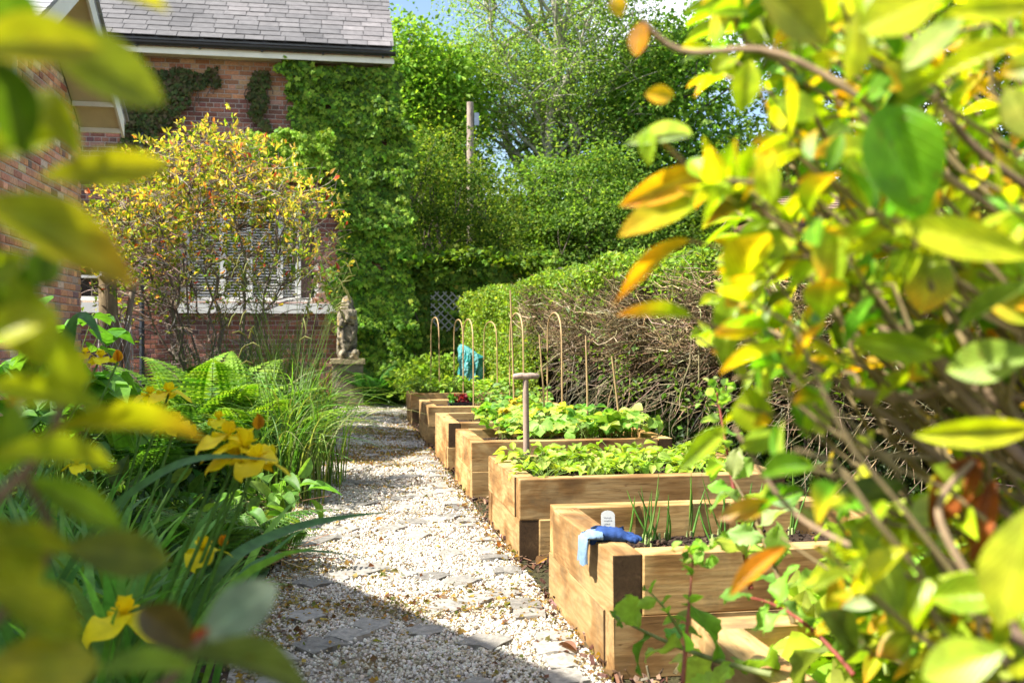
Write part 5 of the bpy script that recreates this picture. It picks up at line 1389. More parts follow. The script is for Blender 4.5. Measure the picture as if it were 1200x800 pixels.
LK = [(.38, .54, .07), (.46, .60, .12), (.30, .48, .06)]
for k, (a, b, n, sz, lab) in enumerate((
    ((1040, 790, 1.7), (985, 615, 1.95), 18, .11, 'lime green curly plant at the right end of the glove bed, before its front board'),
    ((1080, 790, 1.65), (1040, 620, 1.95), 18, .11, 'lime green curly plant in the nearest bed below the brown dead leaves'),
    ((1150, 800, 1.6), (1120, 640, 1.9), 18, .11, 'lime green curly plant in the nearest bed, second from the right edge'),
    ((1210, 800, 1.6), (1190, 660, 1.8), 16, .11, 'lime green curly plant in the nearest bed at the right edge'))):
    sprig(lab, atd(*a), atd(*b), n, sz, LK, 220 + k, .03, LEAF_WAVY, .005, (.34, .42, .12))

# ------------------------------------------------------------------ irises
LEAFB = None
def blades(g, r, n, h, width, spread, cols, base_r=.12, curl=1.0, dirs=None):
    rows = 10
    for i in range(n):
        a = r.uniform(0, 6.28) if dirs is None else dirs[i]
        L_ = h * r.uniform(.7, 1.1); out = spread * r.uniform(.25, 1.3); bend = curl * r.uniform(.5, 1.5)
        s = np.linspace(0, 1, rows + 1); u = out * s + bend * .55 * s ** 3 * L_ * .7; z = L_ * s - bend * .42 * L_ * s ** 3
        b0 = np.array([r.normal(0, base_r), r.normal(0, base_r), -.02]); c_, s_ = math.cos(a), math.sin(a)
        ctr = b0 + np.stack([u * c_, u * s_, z], 1)
        w_ = width * r.uniform(.75, 1.15) * (1 - s ** 3.2) * (.75 + .5 * s * (1 - s) * 2); tw = r.normal(0, .5) + s * r.normal(0, .5)
        side = np.stack([-s_ * np.cos(tw), c_ * np.cos(tw), np.sin(tw)], 1)
        lift = np.stack([c_ * .0 * s, s_ * 0 * s, 0 * s + 1], 1) * (w_ * .16)[:, None]
        V = np.stack([ctr - side * w_[:, None] / 2 + lift, ctr, ctr + side * w_[:, None] / 2 + lift], 1).reshape(-1, 3)
        F = [[k * 3 + j, k * 3 + j + 1, (k + 1) * 3 + j + 1, (k + 1) * 3 + j] for k in range(rows) for j in (0, 1)]
        g.add(V, F, pick(cols, 1, None, r)[0])
IRG = [(.12, .29, .065), (.14, .33, .07), (.09, .24, .06), (.19, .38, .08)]
def iris_flower(parent, p, size, r, bud=False):
    rootg = Geo(); Y1 = [(.90, .76, .012), (.86, .68, .010)]; OR = [(.76, .40, .015), (.70, .32, .012)]
    p = np.asarray(p, float)
    tubeG = Geo()
    if bud:
        rootg.scatter(*leaf_t(6, 5, .9, 0, .7, .45), np.repeat([p], 5, 0), frames(nrm(r.normal(0, .12, (5, 3)) + [0, 0, 1]), rdir(5, 0, r)), np.array([[size * .28, size * .75, size * .28]] * 5), pick(OR, 5, None, r))
    else:
        a0 = r.uniform(0, 2); fall = leaf_t(14, 11, .06, 1.0, .40, .60, .13); std = leaf_t(6, 5, .3, -.1, .8, .6, .03)
        a = a0 + np.arange(3) * 2.094 + r.normal(0, .2, 3); d = np.stack([np.cos(a), np.sin(a), .30 + r.uniform(0, .4, 3)], 1)
        rootg.scatter(*fall, np.repeat([p], 3, 0), frames(d, [0, 0, 1]), np.array([[size * .80, size * .56, size * .62]] * 3) * r.uniform(.85, 1.15, (3, 1)), pick(Y1, 3, None, r, .08, .03))
        a = a + 1.047; d = np.stack([np.cos(a) * .45, np.sin(a) * .45, np.full(3, 1.0)], 1)
        rootg.scatter(*std, np.repeat([p], 3, 0), frames(d, np.stack([-np.cos(a), -np.sin(a), np.full(3, .3)], 1)), np.array([[size * .38, size * .46, size * .3]] * 3), pick(Y1, 3, None, r, .08, .03))
        a = a - 1.047; d = np.stack([np.cos(a), np.sin(a), np.full(3, .75)], 1)
        rootg.scatter(*LEAF_MID, np.repeat([p + [0, 0, .004]], 3, 0), frames(d, [0, 0, 1]), np.array([[size * .34, size * .42, size * .3]] * 3), pick(Y1, 3, None, r, .08, .03))
    return rootg.build('flower', M['petal'], parent, True)
def iris(label, base, h, flowers, seed, n=26, curl=.8, width=.030, dirs=None, spread=.18):
    r = np.random.default_rng(seed); base = np.asarray(base, float); base[2] = 0.03; t = thing('iris', label, 'iris', base, 0, 'yellow flag irises in the left border')
    g = Geo(); blades(g, r, n, h, width, spread, IRG, .10, curl); g.build('leaves', M['leaf'], t, True)
    for (q, size, bud) in flowers:
        g = Geo(); q = np.asarray(q) - base; b0 = np.array([r.normal(0, .06), r.normal(0, .06), 0]); mid = (b0 + q) / 2 + r.normal(0, .03, 3); tt = np.linspace(0, 1, 9)[:, None]
        tube(g, (1 - tt) ** 2 * b0 + 2 * tt * (1 - tt) * mid + tt * tt * q, np.linspace(.0065, .0038, 9), 6, (.14, .28, .05)); sm_ = g.build('stem', M['leaf'], t, True)
        iris_flower(sm_, q, size, r, bud)
    return t
I_ = {}
I_['a'] = iris('iris with the largest yellow bloom and an orange bud, leaning towards the path', (-.50, 2.2, 0), .88, [(atd(288, 527, 2.05), .105, False), (atd(268, 512, 2.1), .08, False), (atd(303, 503, 2.04), .045, True), (atd(300, 541, 2.0), .085, False), (atd(276, 538, 2.06), .08, False)], 301, 64, .5, .046)
iris('iris with two yellow blooms before the fern', (-.85, 3.3, 0), .74, [(atd(198, 461, 3.1), .085, False), (atd(176, 463, 3.2), .07, False)], 302, 50, .5, .044)
iris('flowerless tall iris clump directly behind the largest bloom', (-.62, 3.0, 0), .70, [], 311, 56, .55, .044)
iris('flowerless iris clump between the low bloom and the fern', (-.98, 3.9, 0), .72, [], 312, 50, .5, .042)
I_['c'] = iris('iris with a cluster of yellow blooms at the left, under the broad blurred leaf', (-1.25, 3.55, 0), .80, [(atd(118, 420, 3.5), .075, False), (atd(100, 415, 3.6), .06, False), (atd(138, 424, 3.5), .06, True)], 303, 50, .5, .042)
iris('iris with one ragged yellow bloom behind the long arching blade', (-.70, 2.7, 0), .70, [(atd(206, 497, 2.75), .085, False), (atd(256, 492, 2.75), .06, False)], 304, 50, .55, .044)
I_['b'] = iris('iris with one low yellow bloom halfway to the gravel', (-.52, 2.55, 0), .74, [(atd(238, 645, 2.1), .072, False), (atd(262, 640, 2.2), .035, True)], 305, 48, .7, .042)
iris('iris with a drooping yellow bloom low in the shade', (-.66, 1.95, 0), .66, [(atd(146, 722, 1.75), .085, False), (atd(165, 745, 1.8), .045, True)], 306, 48, .5, .042)
iris('iris with a single small bloom at the shaded left', (-1.0, 2.5, 0), .74, [(atd(90, 545, 2.5), .05, False), (atd(70, 535, 2.6), .05, True)], 307, 48, .5, .042)
iris('flowerless iris clump, leaves only, behind the cluster of blooms', (-1.35, 4.4, 0), .72, [], 308, 44, .5, .042)
iris('flowerless iris clump with stiff leaves beside the low bloom', (-.78, 2.2, 0), .78, [], 309, 64, .5, .046)
iris('flowerless iris clump at the very bottom left', (-.72, 1.55, 0), .62, [], 310, 50, .5, .044)
# the two blades that reach out over the gravel
def reach(label, pts, w0, seed):
    P = curve(pts, 24); o0 = P[0].copy(); P = P - o0; s = np.linspace(0, 1, 24); w_ = w0 * np.sin(np.pi * np.clip(s * .93 + .06, 0, 1)) ** .6 * (1 - s ** 4)
    d = nrm(np.gradient(P, axis=0)); side = nrm(np.cross(d, [0, -.45, .9])); g = Geo()
    up = np.array([0, 0, 1.0]) * (w_ * .12)[:, None]
    V = np.stack([P - side * w_[:, None] / 2 + up, P, P + side * w_[:, None] / 2 + up], 1).reshape(-1, 3)
    g.add(V, [[k * 3 + j, k * 3 + j + 1, (k + 1) * 3 + j + 1, (k + 1) * 3 + j] for k in range(23) for j in (0, 1)], (.07, .18, .05))
    par = I_[label]; o = g.build('long_leaf', M['leaf'], par, True); o.location = tuple(o0 - np.array(par.location))
reach('b', [atd(205, 760, 2.0), atd(262, 665, 2.15), atd(330, 625, 2.3), atd(400, 607, 2.4), atd(464, 599, 2.5)], .036, 1)
reach('b', [atd(230, 740, 2.4), atd(290, 665, 2.55), atd(345, 647, 2.7), atd(395, 648, 2.8), atd(432, 657, 2.9)], .016, 2)
reach('a', [atd(60, 700, 1.95), atd(120, 610, 1.95), atd(190, 555, 1.95), atd(250, 536, 1.95), atd(330, 540, 1.95)], .034, 3)
reach('c', [atd(75, 470, 2.6), atd(80, 400, 2.6), atd(92, 372, 2.6), atd(108, 380, 2.6), atd(122, 408, 2.6)], .045, 4)

# ------------------------------------------------------------------ broad leaved plants under the irises
LEAF_HOSTA = leaf_t(8, 7, .2, .45, .7, .42, .03)
for k, (px, py, s, lab) in enumerate(((345, 606, 1.0, 'broad leaved plant spilling over the gravel edge beside the long iris blade'), (322, 560, 1.1, 'broad leaved plant between fern and gravel'), (300, 640, .9, 'broad leaved plant in the shade below the low bloom'))):
    b = atZ(px, py, .05) + [-.12, .1, 0]
    t = plant_proto('broadleaf_plant', lab, 'plant', 'broad leaved plants at the path edge', 320 + k, b, n=26, R0=.24 * s, h=.24, size=.17, tm=LEAF_HOSTA, cols=[(.13, .27, .04), (.10, .22, .035), (.18, .31, .05)], asp=.5)

# ------------------------------------------------------------------ ferns
def frond(g, r, a, L_, rise, cols, o=(0, 0, 0), N=26):
    s = np.linspace(0, 1, N); u = L_ * (.75 * s + .25 * s ** 2) * math.cos(rise) + .18 * L_ * s ** 3; z = L_ * s * math.sin(rise) - .38 * L_ * s ** 2.6
    c_, s_ = math.cos(a), math.sin(a); P = np.asarray(o) + np.stack([u * c_, u * s_, z], 1); d = nrm(np.gradient(P, axis=0)); side = nrm(np.cross(d, [0, 0, 1])); nor = np.cross(side, d)
    tube(g, P, np.linspace(.004, .001, N), 4, (.14, .17, .04))
    L2 = L_ * .20 * np.sin(np.pi * (.08 + .92 * s) ** .75) ** .8 * (1 - s ** 5) + .004; k = np.arange(3, N)
    tmpl = (np.array([[0, 0, 0], [.5, .22, .03], [.32, .6, 0], [0, 1, -.12], [-.32, .6, 0], [-.5, .22, .03]]), np.array([[0, 1, 2, 3], [0, 3, 4, 5]]))
    # two pinnae ranks, each pinna toothed: three overlapping pieces
    for sg in (1, -1):
        dd = nrm(side[k] * sg + d[k] * .35 - np.array([0, 0, .12])); pos = P[k]; L3 = L2[k]; c = pick(cols, len(k), None, r, .08, .04)
        g.scatter(*tmpl, pos, frames(dd, nor[k]), np.stack([np.full(len(k), L_ * .030), L3, L3], 1), c)
        for q in (.2, .38, .56, .74):
            g.scatter(*tmpl, pos + dd * (L3 * q)[:, None], frames(nrm(dd * .55 + d[k] * .8), nor[k]), np.stack([np.full(len(k), L_ * .016), L3 * .2 * (1.15 - q), L3 * .2], 1), c)
            g.scatter(*tmpl, pos + dd * (L3 * q)[:, None], frames(nrm(dd * .55 - d[k] * .8), nor[k]), np.stack([np.full(len(k), L_ * .016), L3 * .2 * (1.15 - q), L3 * .2], 1), c)
def fern(label, base, L_, n, cols, seed, rise=1.0, arcs=None):
    r = np.random.default_rng(seed); base = np.array(base, float); t = thing('fern', label, 'fern', base, 0, 'shuttlecock ferns in the borders')
    g = Geo()
    for k in range(n):
        frond(g, r, (6.28 * k / n + r.normal(0, .25)) if arcs is None else arcs[k], L_ * r.uniform(.75, 1.1), rise + r.normal(0, .16), cols, (r.normal(0, .03), r.normal(0, .03), 0))
    g.build('fronds', M['leaf'], t); return t
FG = [(.19, .34, .03), (.25, .40, .04), (.15, .28, .025)]; FD = [(.08, .19, .025), (.10, .22, .03), (.06, .15, .02)]  # sunlit clumps painted brighter, shaded clumps darker, in the frond colours
def fb(px, Y): q = at(px, 395, Y); q[2] = .05; return q
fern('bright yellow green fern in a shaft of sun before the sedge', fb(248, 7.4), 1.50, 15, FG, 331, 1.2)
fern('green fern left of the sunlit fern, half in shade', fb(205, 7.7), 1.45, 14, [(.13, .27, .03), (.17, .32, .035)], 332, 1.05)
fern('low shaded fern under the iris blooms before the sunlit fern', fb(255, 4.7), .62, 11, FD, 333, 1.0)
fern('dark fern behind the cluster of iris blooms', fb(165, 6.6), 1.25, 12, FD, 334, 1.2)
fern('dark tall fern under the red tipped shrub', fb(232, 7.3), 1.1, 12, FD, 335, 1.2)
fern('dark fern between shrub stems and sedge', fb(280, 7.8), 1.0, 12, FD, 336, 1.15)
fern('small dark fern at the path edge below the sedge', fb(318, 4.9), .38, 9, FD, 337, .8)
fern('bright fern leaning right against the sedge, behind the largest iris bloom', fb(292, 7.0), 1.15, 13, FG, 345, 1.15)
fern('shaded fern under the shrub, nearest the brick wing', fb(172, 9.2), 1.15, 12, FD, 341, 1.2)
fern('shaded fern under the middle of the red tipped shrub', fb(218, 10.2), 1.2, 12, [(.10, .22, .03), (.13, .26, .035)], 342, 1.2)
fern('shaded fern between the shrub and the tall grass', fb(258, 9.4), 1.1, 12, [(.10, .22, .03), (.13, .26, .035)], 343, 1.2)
fern('green fern directly right of the plinth', fb(436, 15.7), 1.0, 13, [(.05, .17, .02), (.07, .21, .025)], 338, 1.1)
fern('second green fern at the foot of the ivy wall', fb(468, 15.9), .9, 12, [(.05, .16, .02), (.07, .2, .025)], 339, 1.0)
fern('small fern by the path behind the farthest bed', fb(494, 15.6), .8, 10, [(.05, .15, .02), (.08, .2, .025)], 340, .9)

# ------------------------------------------------------------------ sedge and tall grass
def grass(label, base, n, h, width, spread, cols, seed, curl=1.1, heads=0, base_r=.12, name='sedge'):
    r = np.random.default_rng(seed); base = np.array(base, float); base[2] = .02; t = thing(name, label, 'ornamental grass', base, 0, 'arching sedges beside the path')
    g = Geo(); blades(g, r, n, h, width, spread, cols, base_r, curl); g.build('blades', M['leaf'], t, True)
    if heads:
        g = Geo()
        for k in range(heads):
            a = r.uniform(0, 6.28); l = h * r.uniform(.9, 1.35); b = np.array([math.cos(a) * .25 * l, math.sin(a) * .25 * l, l]); b0 = np.array([r.normal(0, .1), r.normal(0, .1), 0]); tt = np.linspace(0, 1, 8)[:, None]; P = (1 - tt) ** 2 * b0 + 2 * tt * (1 - tt) * (b * [.3, .3, .6]) + tt * tt * b
            tube(g, P, np.linspace(.0028, .0016, 8), 4, (.14, .2, .05))
            for q in range(2):
                e = P[-1] + np.array([math.cos(a + q) * .05, math.sin(a + q) * .05, -.09 - .04 * q]); tube(g, [P[-1 - q], (P[-1 - q] + e) / 2 + [0, 0, .02], e], [.0035, .006, .003], 5, (.22, .22, .06))
        g.build('seed_heads', M['leaf'], t, True)
    return t
SG = [(.11, .22, .035), (.08, .17, .027), (.15, .27, .04), (.20, .24, .07)]
grass('large arching sedge clump spilling onto the path before the plinth', fb(345, 7.4), 360, 1.25, .013, .15, SG, 351, 1.0, 14, .13)
grass('arching sedge clump nearer the fern, overlapping the path edge', fb(334, 6.7), 300, 1.0, .012, .15, SG, 352, 1.0, 6, .12)
grass('upright tall grass under the window sill', fb(330, 10.0), 200, 1.55, .011, .16, SG, 353, .7, 22, .22)
grass('upright tall grass left of the window sill grass, before the shrub stems', fb(285, 10.2), 170, 1.45, .011, .16, [(.08, .16, .025), (.10, .19, .03)], 354, .7, 16, .22)
grass('upright tall grass at the foot of the red tipped shrub', fb(238, 10.8), 170, 1.25, .011, .18, [(.10, .19, .03), (.13, .24, .04)], 356, .75, 10, .25)
grass('upright grass at the foot of the wall between stump and shrub', fb(185, 11.0), 150, 1.1, .011, .18, [(.08, .17, .03), (.11, .21, .035)], 357, .8, 6, .25)
grass('sedge clump hiding the left foot of the plinth', fb(362, 10.4), 200, .95, .012, .2, SG, 355, 1.2, 6, .14)
# straw litter at the sedge foot
g = Geo(); r = np.random.default_rng(360); n = 700; y = r.uniform(4.6, 9, n); x = edge_l(y) + r.normal(-.05, .10, n); a = np.stack([x, y, r.uniform(.02, .1, n)], 1); b = a + r.normal(0, .13, (n, 3)) * [1, 1, .25]; b[:, 2] = np.abs(b[:, 2]); mid = (a + b) / 2 + r.normal(0, .02, (n, 3)); tt = np.linspace(0, 1, 4)[None, :, None]
tubes(g, (1 - tt) ** 2 * a[:, None] + 2 * tt * (1 - tt) * mid[:, None] + tt * tt * b[:, None], .0022, 3, pick([(.30, .19, .10), (.20, .10, .06), (.35, .27, .14)], n, None, r)); tag(g.build('dry_stalks', M['twig']), 'dry brown stalks and straw under the sedges', kind='stuff')

# ------------------------------------------------------------------ red tipped shrub before the window
def shrub_px():
    r = np.random.default_rng(370); base = np.array(fb(255, 13.0)); base[2] = 0
    t = thing('photinia_bush', 'tall multi-stemmed shrub with yellow leaves and red tips before the house window', 'shrub', base)
    pts = []
    while len(pts) < 420:
        px, py = r.uniform(105, 388), r.uniform(158, 372); cx = (px - 246) / 145; top = 158 + 95 * max(0, abs(cx)) ** 2.0 + 26 * float(noise(np.array([[px * .03, 1.0]]), 1.6)[0])
        if py < top or abs(cx) > 1: continue
        if py > 250 and r.random() < (.25 if px < 235 else .45) + .25 * (py > 310): continue
        pts.append(at(px, py, 13.0 + r.normal(0, .65)))
    pts = np.array(pts) - base
    g = Geo(); ns = 13; st = []
    for k in range(ns):
        a = r.uniform(0, 6.28); b0 = np.array([math.cos(a) * .25, math.sin(a) * .2, 0]); e = pts[r.integers(0, len(pts))]; e = np.array([e[0] * .75, e[1] * .7, max(e[2], 2.0)])
        P = limb(r, b0, e, 12, .1); st.append(P); tube(g, P, np.linspace(.032, .010, 12) * r.uniform(.6, 1.2), 6, (.15, .12, .09))
    S_ = np.concatenate([P[2:] for P in st]); tw = []
    for c in pts:
        d2 = ((S_ - c) ** 2).sum(1) + 2 * np.maximum(S_[:, 2] - c[2] + .15, 0); tw.append(limb(r, S_[int(np.argmin(d2))], c, 7, .05))
    tubes(g, np.array(tw), np.linspace(.009, .003, 7), 4, pick([(.19, .145, .11), (.12, .095, .07), (.28, .22, .17)], len(tw), None, r)); 
    n = 1500; i = r.integers(0, len(S_), n); a = np.where((np.arange(n) % 3 == 0)[:, None], S_[i], pts[r.integers(0, len(pts), n)]); b = a + np.clip(r.normal(0, .2, (n, 3)), -.38, .38) * [1, 1, .7]; tt = np.linspace(0, 1, 5)[None, :, None]; mid = (a + b) / 2 + r.normal(0, .06, (n, 3)); tubes(g, (1 - tt) ** 2 * a[:, None] + 2 * tt * (1 - tt) * mid[:, None] + tt * tt * b[:, None], np.linspace(.005, .002, 5), 4, pick([(.17, .13, .10), (.30, .25, .20)], n, None, r))
    g.build('branches', M['twig'], t, True)
    g = Geo(); per = 30; m = len(pts) * per; k = np.repeat(np.arange(len(pts)), per); sub_ = r.normal(0, .15, (len(pts), 5, 3)); off = sub_[k, np.tile(np.repeat(np.arange(5), 6), len(pts))] + r.normal(0, .018, (m, 3)); pos = pts[k] + off
    z = pos[:, 2]; hi = np.clip((z - 1.6) / 1.6, 0, 1); keep = r.random(m) < .38 + .62 * hi; pos = pos[keep]; hi = hi[keep]; off = off[keep]; m = len(pos)
    cg = pick([(.19, .27, .04), (.26, .32, .05), (.13, .19, .03)], m, None, r); cy = pick([(.60, .47, .11), (.46, .44, .09), (.64, .48, .18), (.60, .34, .20)], m, [4, 5, 2, 1.4], r)
    cr_ = pick([(.56, .09, .06), (.62, .24, .14)], m, None, r); q = r.random(m); c = np.where((q < .22 + .42 * hi)[:, None], cy, cg); c = np.where((r.random(m) < .055)[:, None], cr_, c)
    g.scatter(*LEAF_MID, pos, frames(nrm(nrm(off) * .35 + r.normal(0, .55, (m, 3)) + [0, 0, .45]), rdir(m, 1.0, r)), np.stack([np.full(m, .028), np.full(m, .070), np.full(m, .06)], 1) * np.exp(r.normal(0, .22, (m, 1))), c); g.build('leaves', M['leaf_gloss'], t)
shrub_px()
# stump wrapped in wire netting
b = fb(136, 12.2); t = thing('tree_stump', 'thick mossy trunk loosely wrapped in wire netting beside the brick wing', 'tree stump', (b[0], b[1], 0)); r = np.random.default_rng(380)
zt_ = zat(328, 12.2); g = Geo(); P = np.array([(.02, 0, -.05), (-.03, 0, .4), (-.05, .02, .9), (-.08, 0, 1.3), (-.10, .02, zt_)]); tube(g, curve(P, 14), np.interp(np.linspace(0, 1, 14), [0, .2, 1], [.17, .13, .10]), 12, (.20, .15, .085)); tube(g, curve([(.10, 0, 0), (.14, 0, .5), (.11, .02, 1.1), (.2, 0, zt_ - .1)], 10), .035, 7, (.26, .21, .15)); g.build('trunk', M['bark'], t, True)
g = Geo(); 
for d in (1, -1):
    for k in range(16):
        s = np.linspace(0, 1, 18); a = 6.28 * k / 16 + d * s * 2.4; rr = .185 + .015 * np.sin(5 * s + k); tube(g, np.stack([rr * np.cos(a) + .03 - .06 * s, rr * np.sin(a), .25 + 1.1 * s], 1), .0028, 3, (.5, .48, .43), 0, False)
g.build('netting', M['metal_dark'], t)
# fresh lobed leaves at the left edge
t = plant_proto('peony_plant', 'fresh green plant with deeply cut leaves before the brick wing', 'plant', None, 385, fb(70, 5.6), n=60, R0=.42, h=1.22, size=.26, tm=LEAF_TRI, cols=[(.13, .30, .035), (.10, .24, .03)], asp=.8)
# low dark cover filling the border
g = Geo(); r = np.random.default_rng(390); n = 26000; y = r.uniform(1.2, 15.2, n); x = edge_l(y) - .08 - np.abs(r.normal(0, 1.0, n)); k = x > -5.5; x, y = x[k], y[k]; n = len(x); p2 = np.stack([x, y], 1); z = .04 + (.12 + .12 * noise(p2, 2.5)).clip(.02, .5) * r.random(n) * np.clip((edge_l(y) - x) / .4, .1, 1.6)
g.scatter(*LEAF_MID, np.stack([x, y, z], 1), frames(rdir(n, .3, r), rdir(n, 1.3, r)), np.stack([np.full(n, .035), np.full(n, .07), np.full(n, .06)], 1) * np.exp(r.normal(0, .3, (n, 1))), pick([(.05, .12, .02), (.07, .15, .025), (.035, .085, .015), (.10, .17, .03)], n, None, r)); tag(g.build('ground_cover', M['leaf']), 'low dark green leaves covering the border soil', kind='stuff')
g = Geo(); n = 16000; x = r.uniform(-1.6, 3.2, n); y = r.uniform(14.0, 17, n); k = (x > edge_r(y) - .1) | (y > 16.2) ; x, y = x[k], y[k]; n = len(x)
z = .02 + (.22 + .22 * noise(np.stack([x, y], 1), 2.2)).clip(.03, .7) * r.random(n); g.scatter(*LEAF_MID, np.stack([x, y, z], 1), frames(rdir(n, .3, r), rdir(n, 1.3, r)), np.stack([np.full(n, .05), np.full(n, .10), np.full(n, .08)], 1) * np.exp(r.normal(0, .3, (n, 1))), pick([(.10, .20, .025), (.15, .26, .03), (.07, .15, .02)], n, None, r)); tag(g.build('undergrowth', M['leaf']), 'green undergrowth at the foot of the ivy wall', kind='stuff')
px_tree('shrub', 'light green bush between the teal sack and the ivy wall', 512, 425, 470, 30, 15.0, 70, 70, .16, .09, [(.15, .25, .03), (.20, .30, .04)], 395, .03, fork=.05, cat='shrub', stems=4)
# ------------------------------------------------------------------ the two shrubs the picture is taken between
LN = {'a': leaf_t(12, 7, .15, .18, .80, .50), 'b': leaf_t(12, 7, .22, .34, .85, .47, .02), 'c': leaf_t(12, 7, .06, .10, .78, .56)}
def hero(g, x0, y0, d0, x1, y1, d1, wpx_, col, r, tilt=(0, 0), kind='a', tipcol=None, edge=None):
    a = atd(x0, y0, d0); b = atd(x1, y1, d1); L_ = np.linalg.norm(b - a); w_ = wpx_ / FPX * (d0 + d1) / 2
    n = nrm(CAM - (a + b) / 2) + np.array([tilt[0], 0, tilt[1]])
    v, f = LN[kind]
    col = np.asarray(col, float); t = v[:, 1:2]; c = np.repeat(col[None], len(v), 0)
    if tipcol is not None: k = np.clip((t - .35) / .55, 0, 1) ** 1.3; c = c * (1 - k) + np.asarray(tipcol) * k
    mid = np.exp(-(np.abs(v[:, 0:1]) / .035) ** 2); c = c * (1 - .25 * mid) + np.minimum(col * 1.6 + .04, .7) * .25 * mid
    c = c * np.exp(.10 * np.sin(t * 60 + np.abs(v[:, 0:1]) * 70))
    g.scatter(v, f, [a], frames(np.array([b - a]), np.array([n])), np.array([[w_, L_ * 1.02, L_]]), c[None])
    return a, b
def shoots(g, gb, r, base, tips, leaves, L0, cols, w=None, bcol=(.30, .20, .15), br=(.009, .0025), kinds=('a', 'b', 'c'), spread=.16, tipcols=None, bowz=.25, ok=None, asp=.40, sky=.5):
    base = np.asarray(base)
    for tp in tips:
        b0 = base + r.normal(0, .05, 3) * [1, 1, 0]
        P = limb(r, b0, tp, 16, bowz); tube(gb, P, np.linspace(br[0], br[1], 16) * r.uniform(.7, 1.2), 7, np.asarray(bcol) * r.uniform(.75, 1.25))
        n = int(leaves * r.uniform(.7, 1.3)); ax = nrm(P[-1] - P[-3]); s1 = nrm(np.cross(ax, rdir(1, 0, r)[0])); s2 = np.cross(ax, s1)
        a = np.arange(n) * 2.4 + r.uniform(0, 6); s = r.random(n) ** 1.3; pos = P[-1] - ax * (s * spread)[:, None]
        d = nrm(ax * (.75 - .55 * s)[:, None] + s1 * np.cos(a)[:, None] + s2 * np.sin(a)[:, None] + r.normal(0, .15, (n, 3)))
        up = nrm(r.normal(0, .55, (n, 3)) + np.array([-.2, 0, sky + .4]))
        L_ = L0 * np.exp(r.normal(0, .22, n)); c = pick(cols, n, w, r, .14, .06)
        if ok is not None:
            kp = np.array([ok(q_, e_) for q_, e_ in zip(pos, pos + d * L_[:, None])], bool)
            pos, d, up, L_, c = pos[kp], d[kp], up[kp], L_[kp], c[kp]; n = len(pos)
            if n == 0: continue
        kd = r.integers(0, len(kinds), n)
        for q in range(len(kinds)):
            k = kd == q; v, f = LN[kinds[q]]
            if not k.any(): continue
            t = v[None, :, 1:2]; cc = np.repeat(c[k][:, None, :], len(v), 1)
            if tipcols is not None:
                tc_ = pick(tipcols, int(k.sum()), None, r); m_ = (r.random((int(k.sum()), 1, 1)) < .35) * np.clip((t - .3) / .7, 0, 1) ** 1.4; cc = cc * (1 - m_) + tc_[:, None, :] * m_
            mid = np.exp(-(np.abs(v[None, :, 0:1]) / .035) ** 2); cc = cc * (1 + .35 * mid)
            g.scatter(v, f, pos[k], frames(d[k], up[k]), np.stack([L_[k] * asp * r.uniform(.8, 1.2, k.sum()), L_[k], L_[k]], 1), np.clip(cc, 0, .9))
OG = (.32, .36, .016); DG = (.08, .15, .015); YG = (.40, .42, .02); MG = (.20, .31, .025); OL = (.33, .31, .016); PALE = (.30, .38, .30); BRN = (.15, .11, .03)
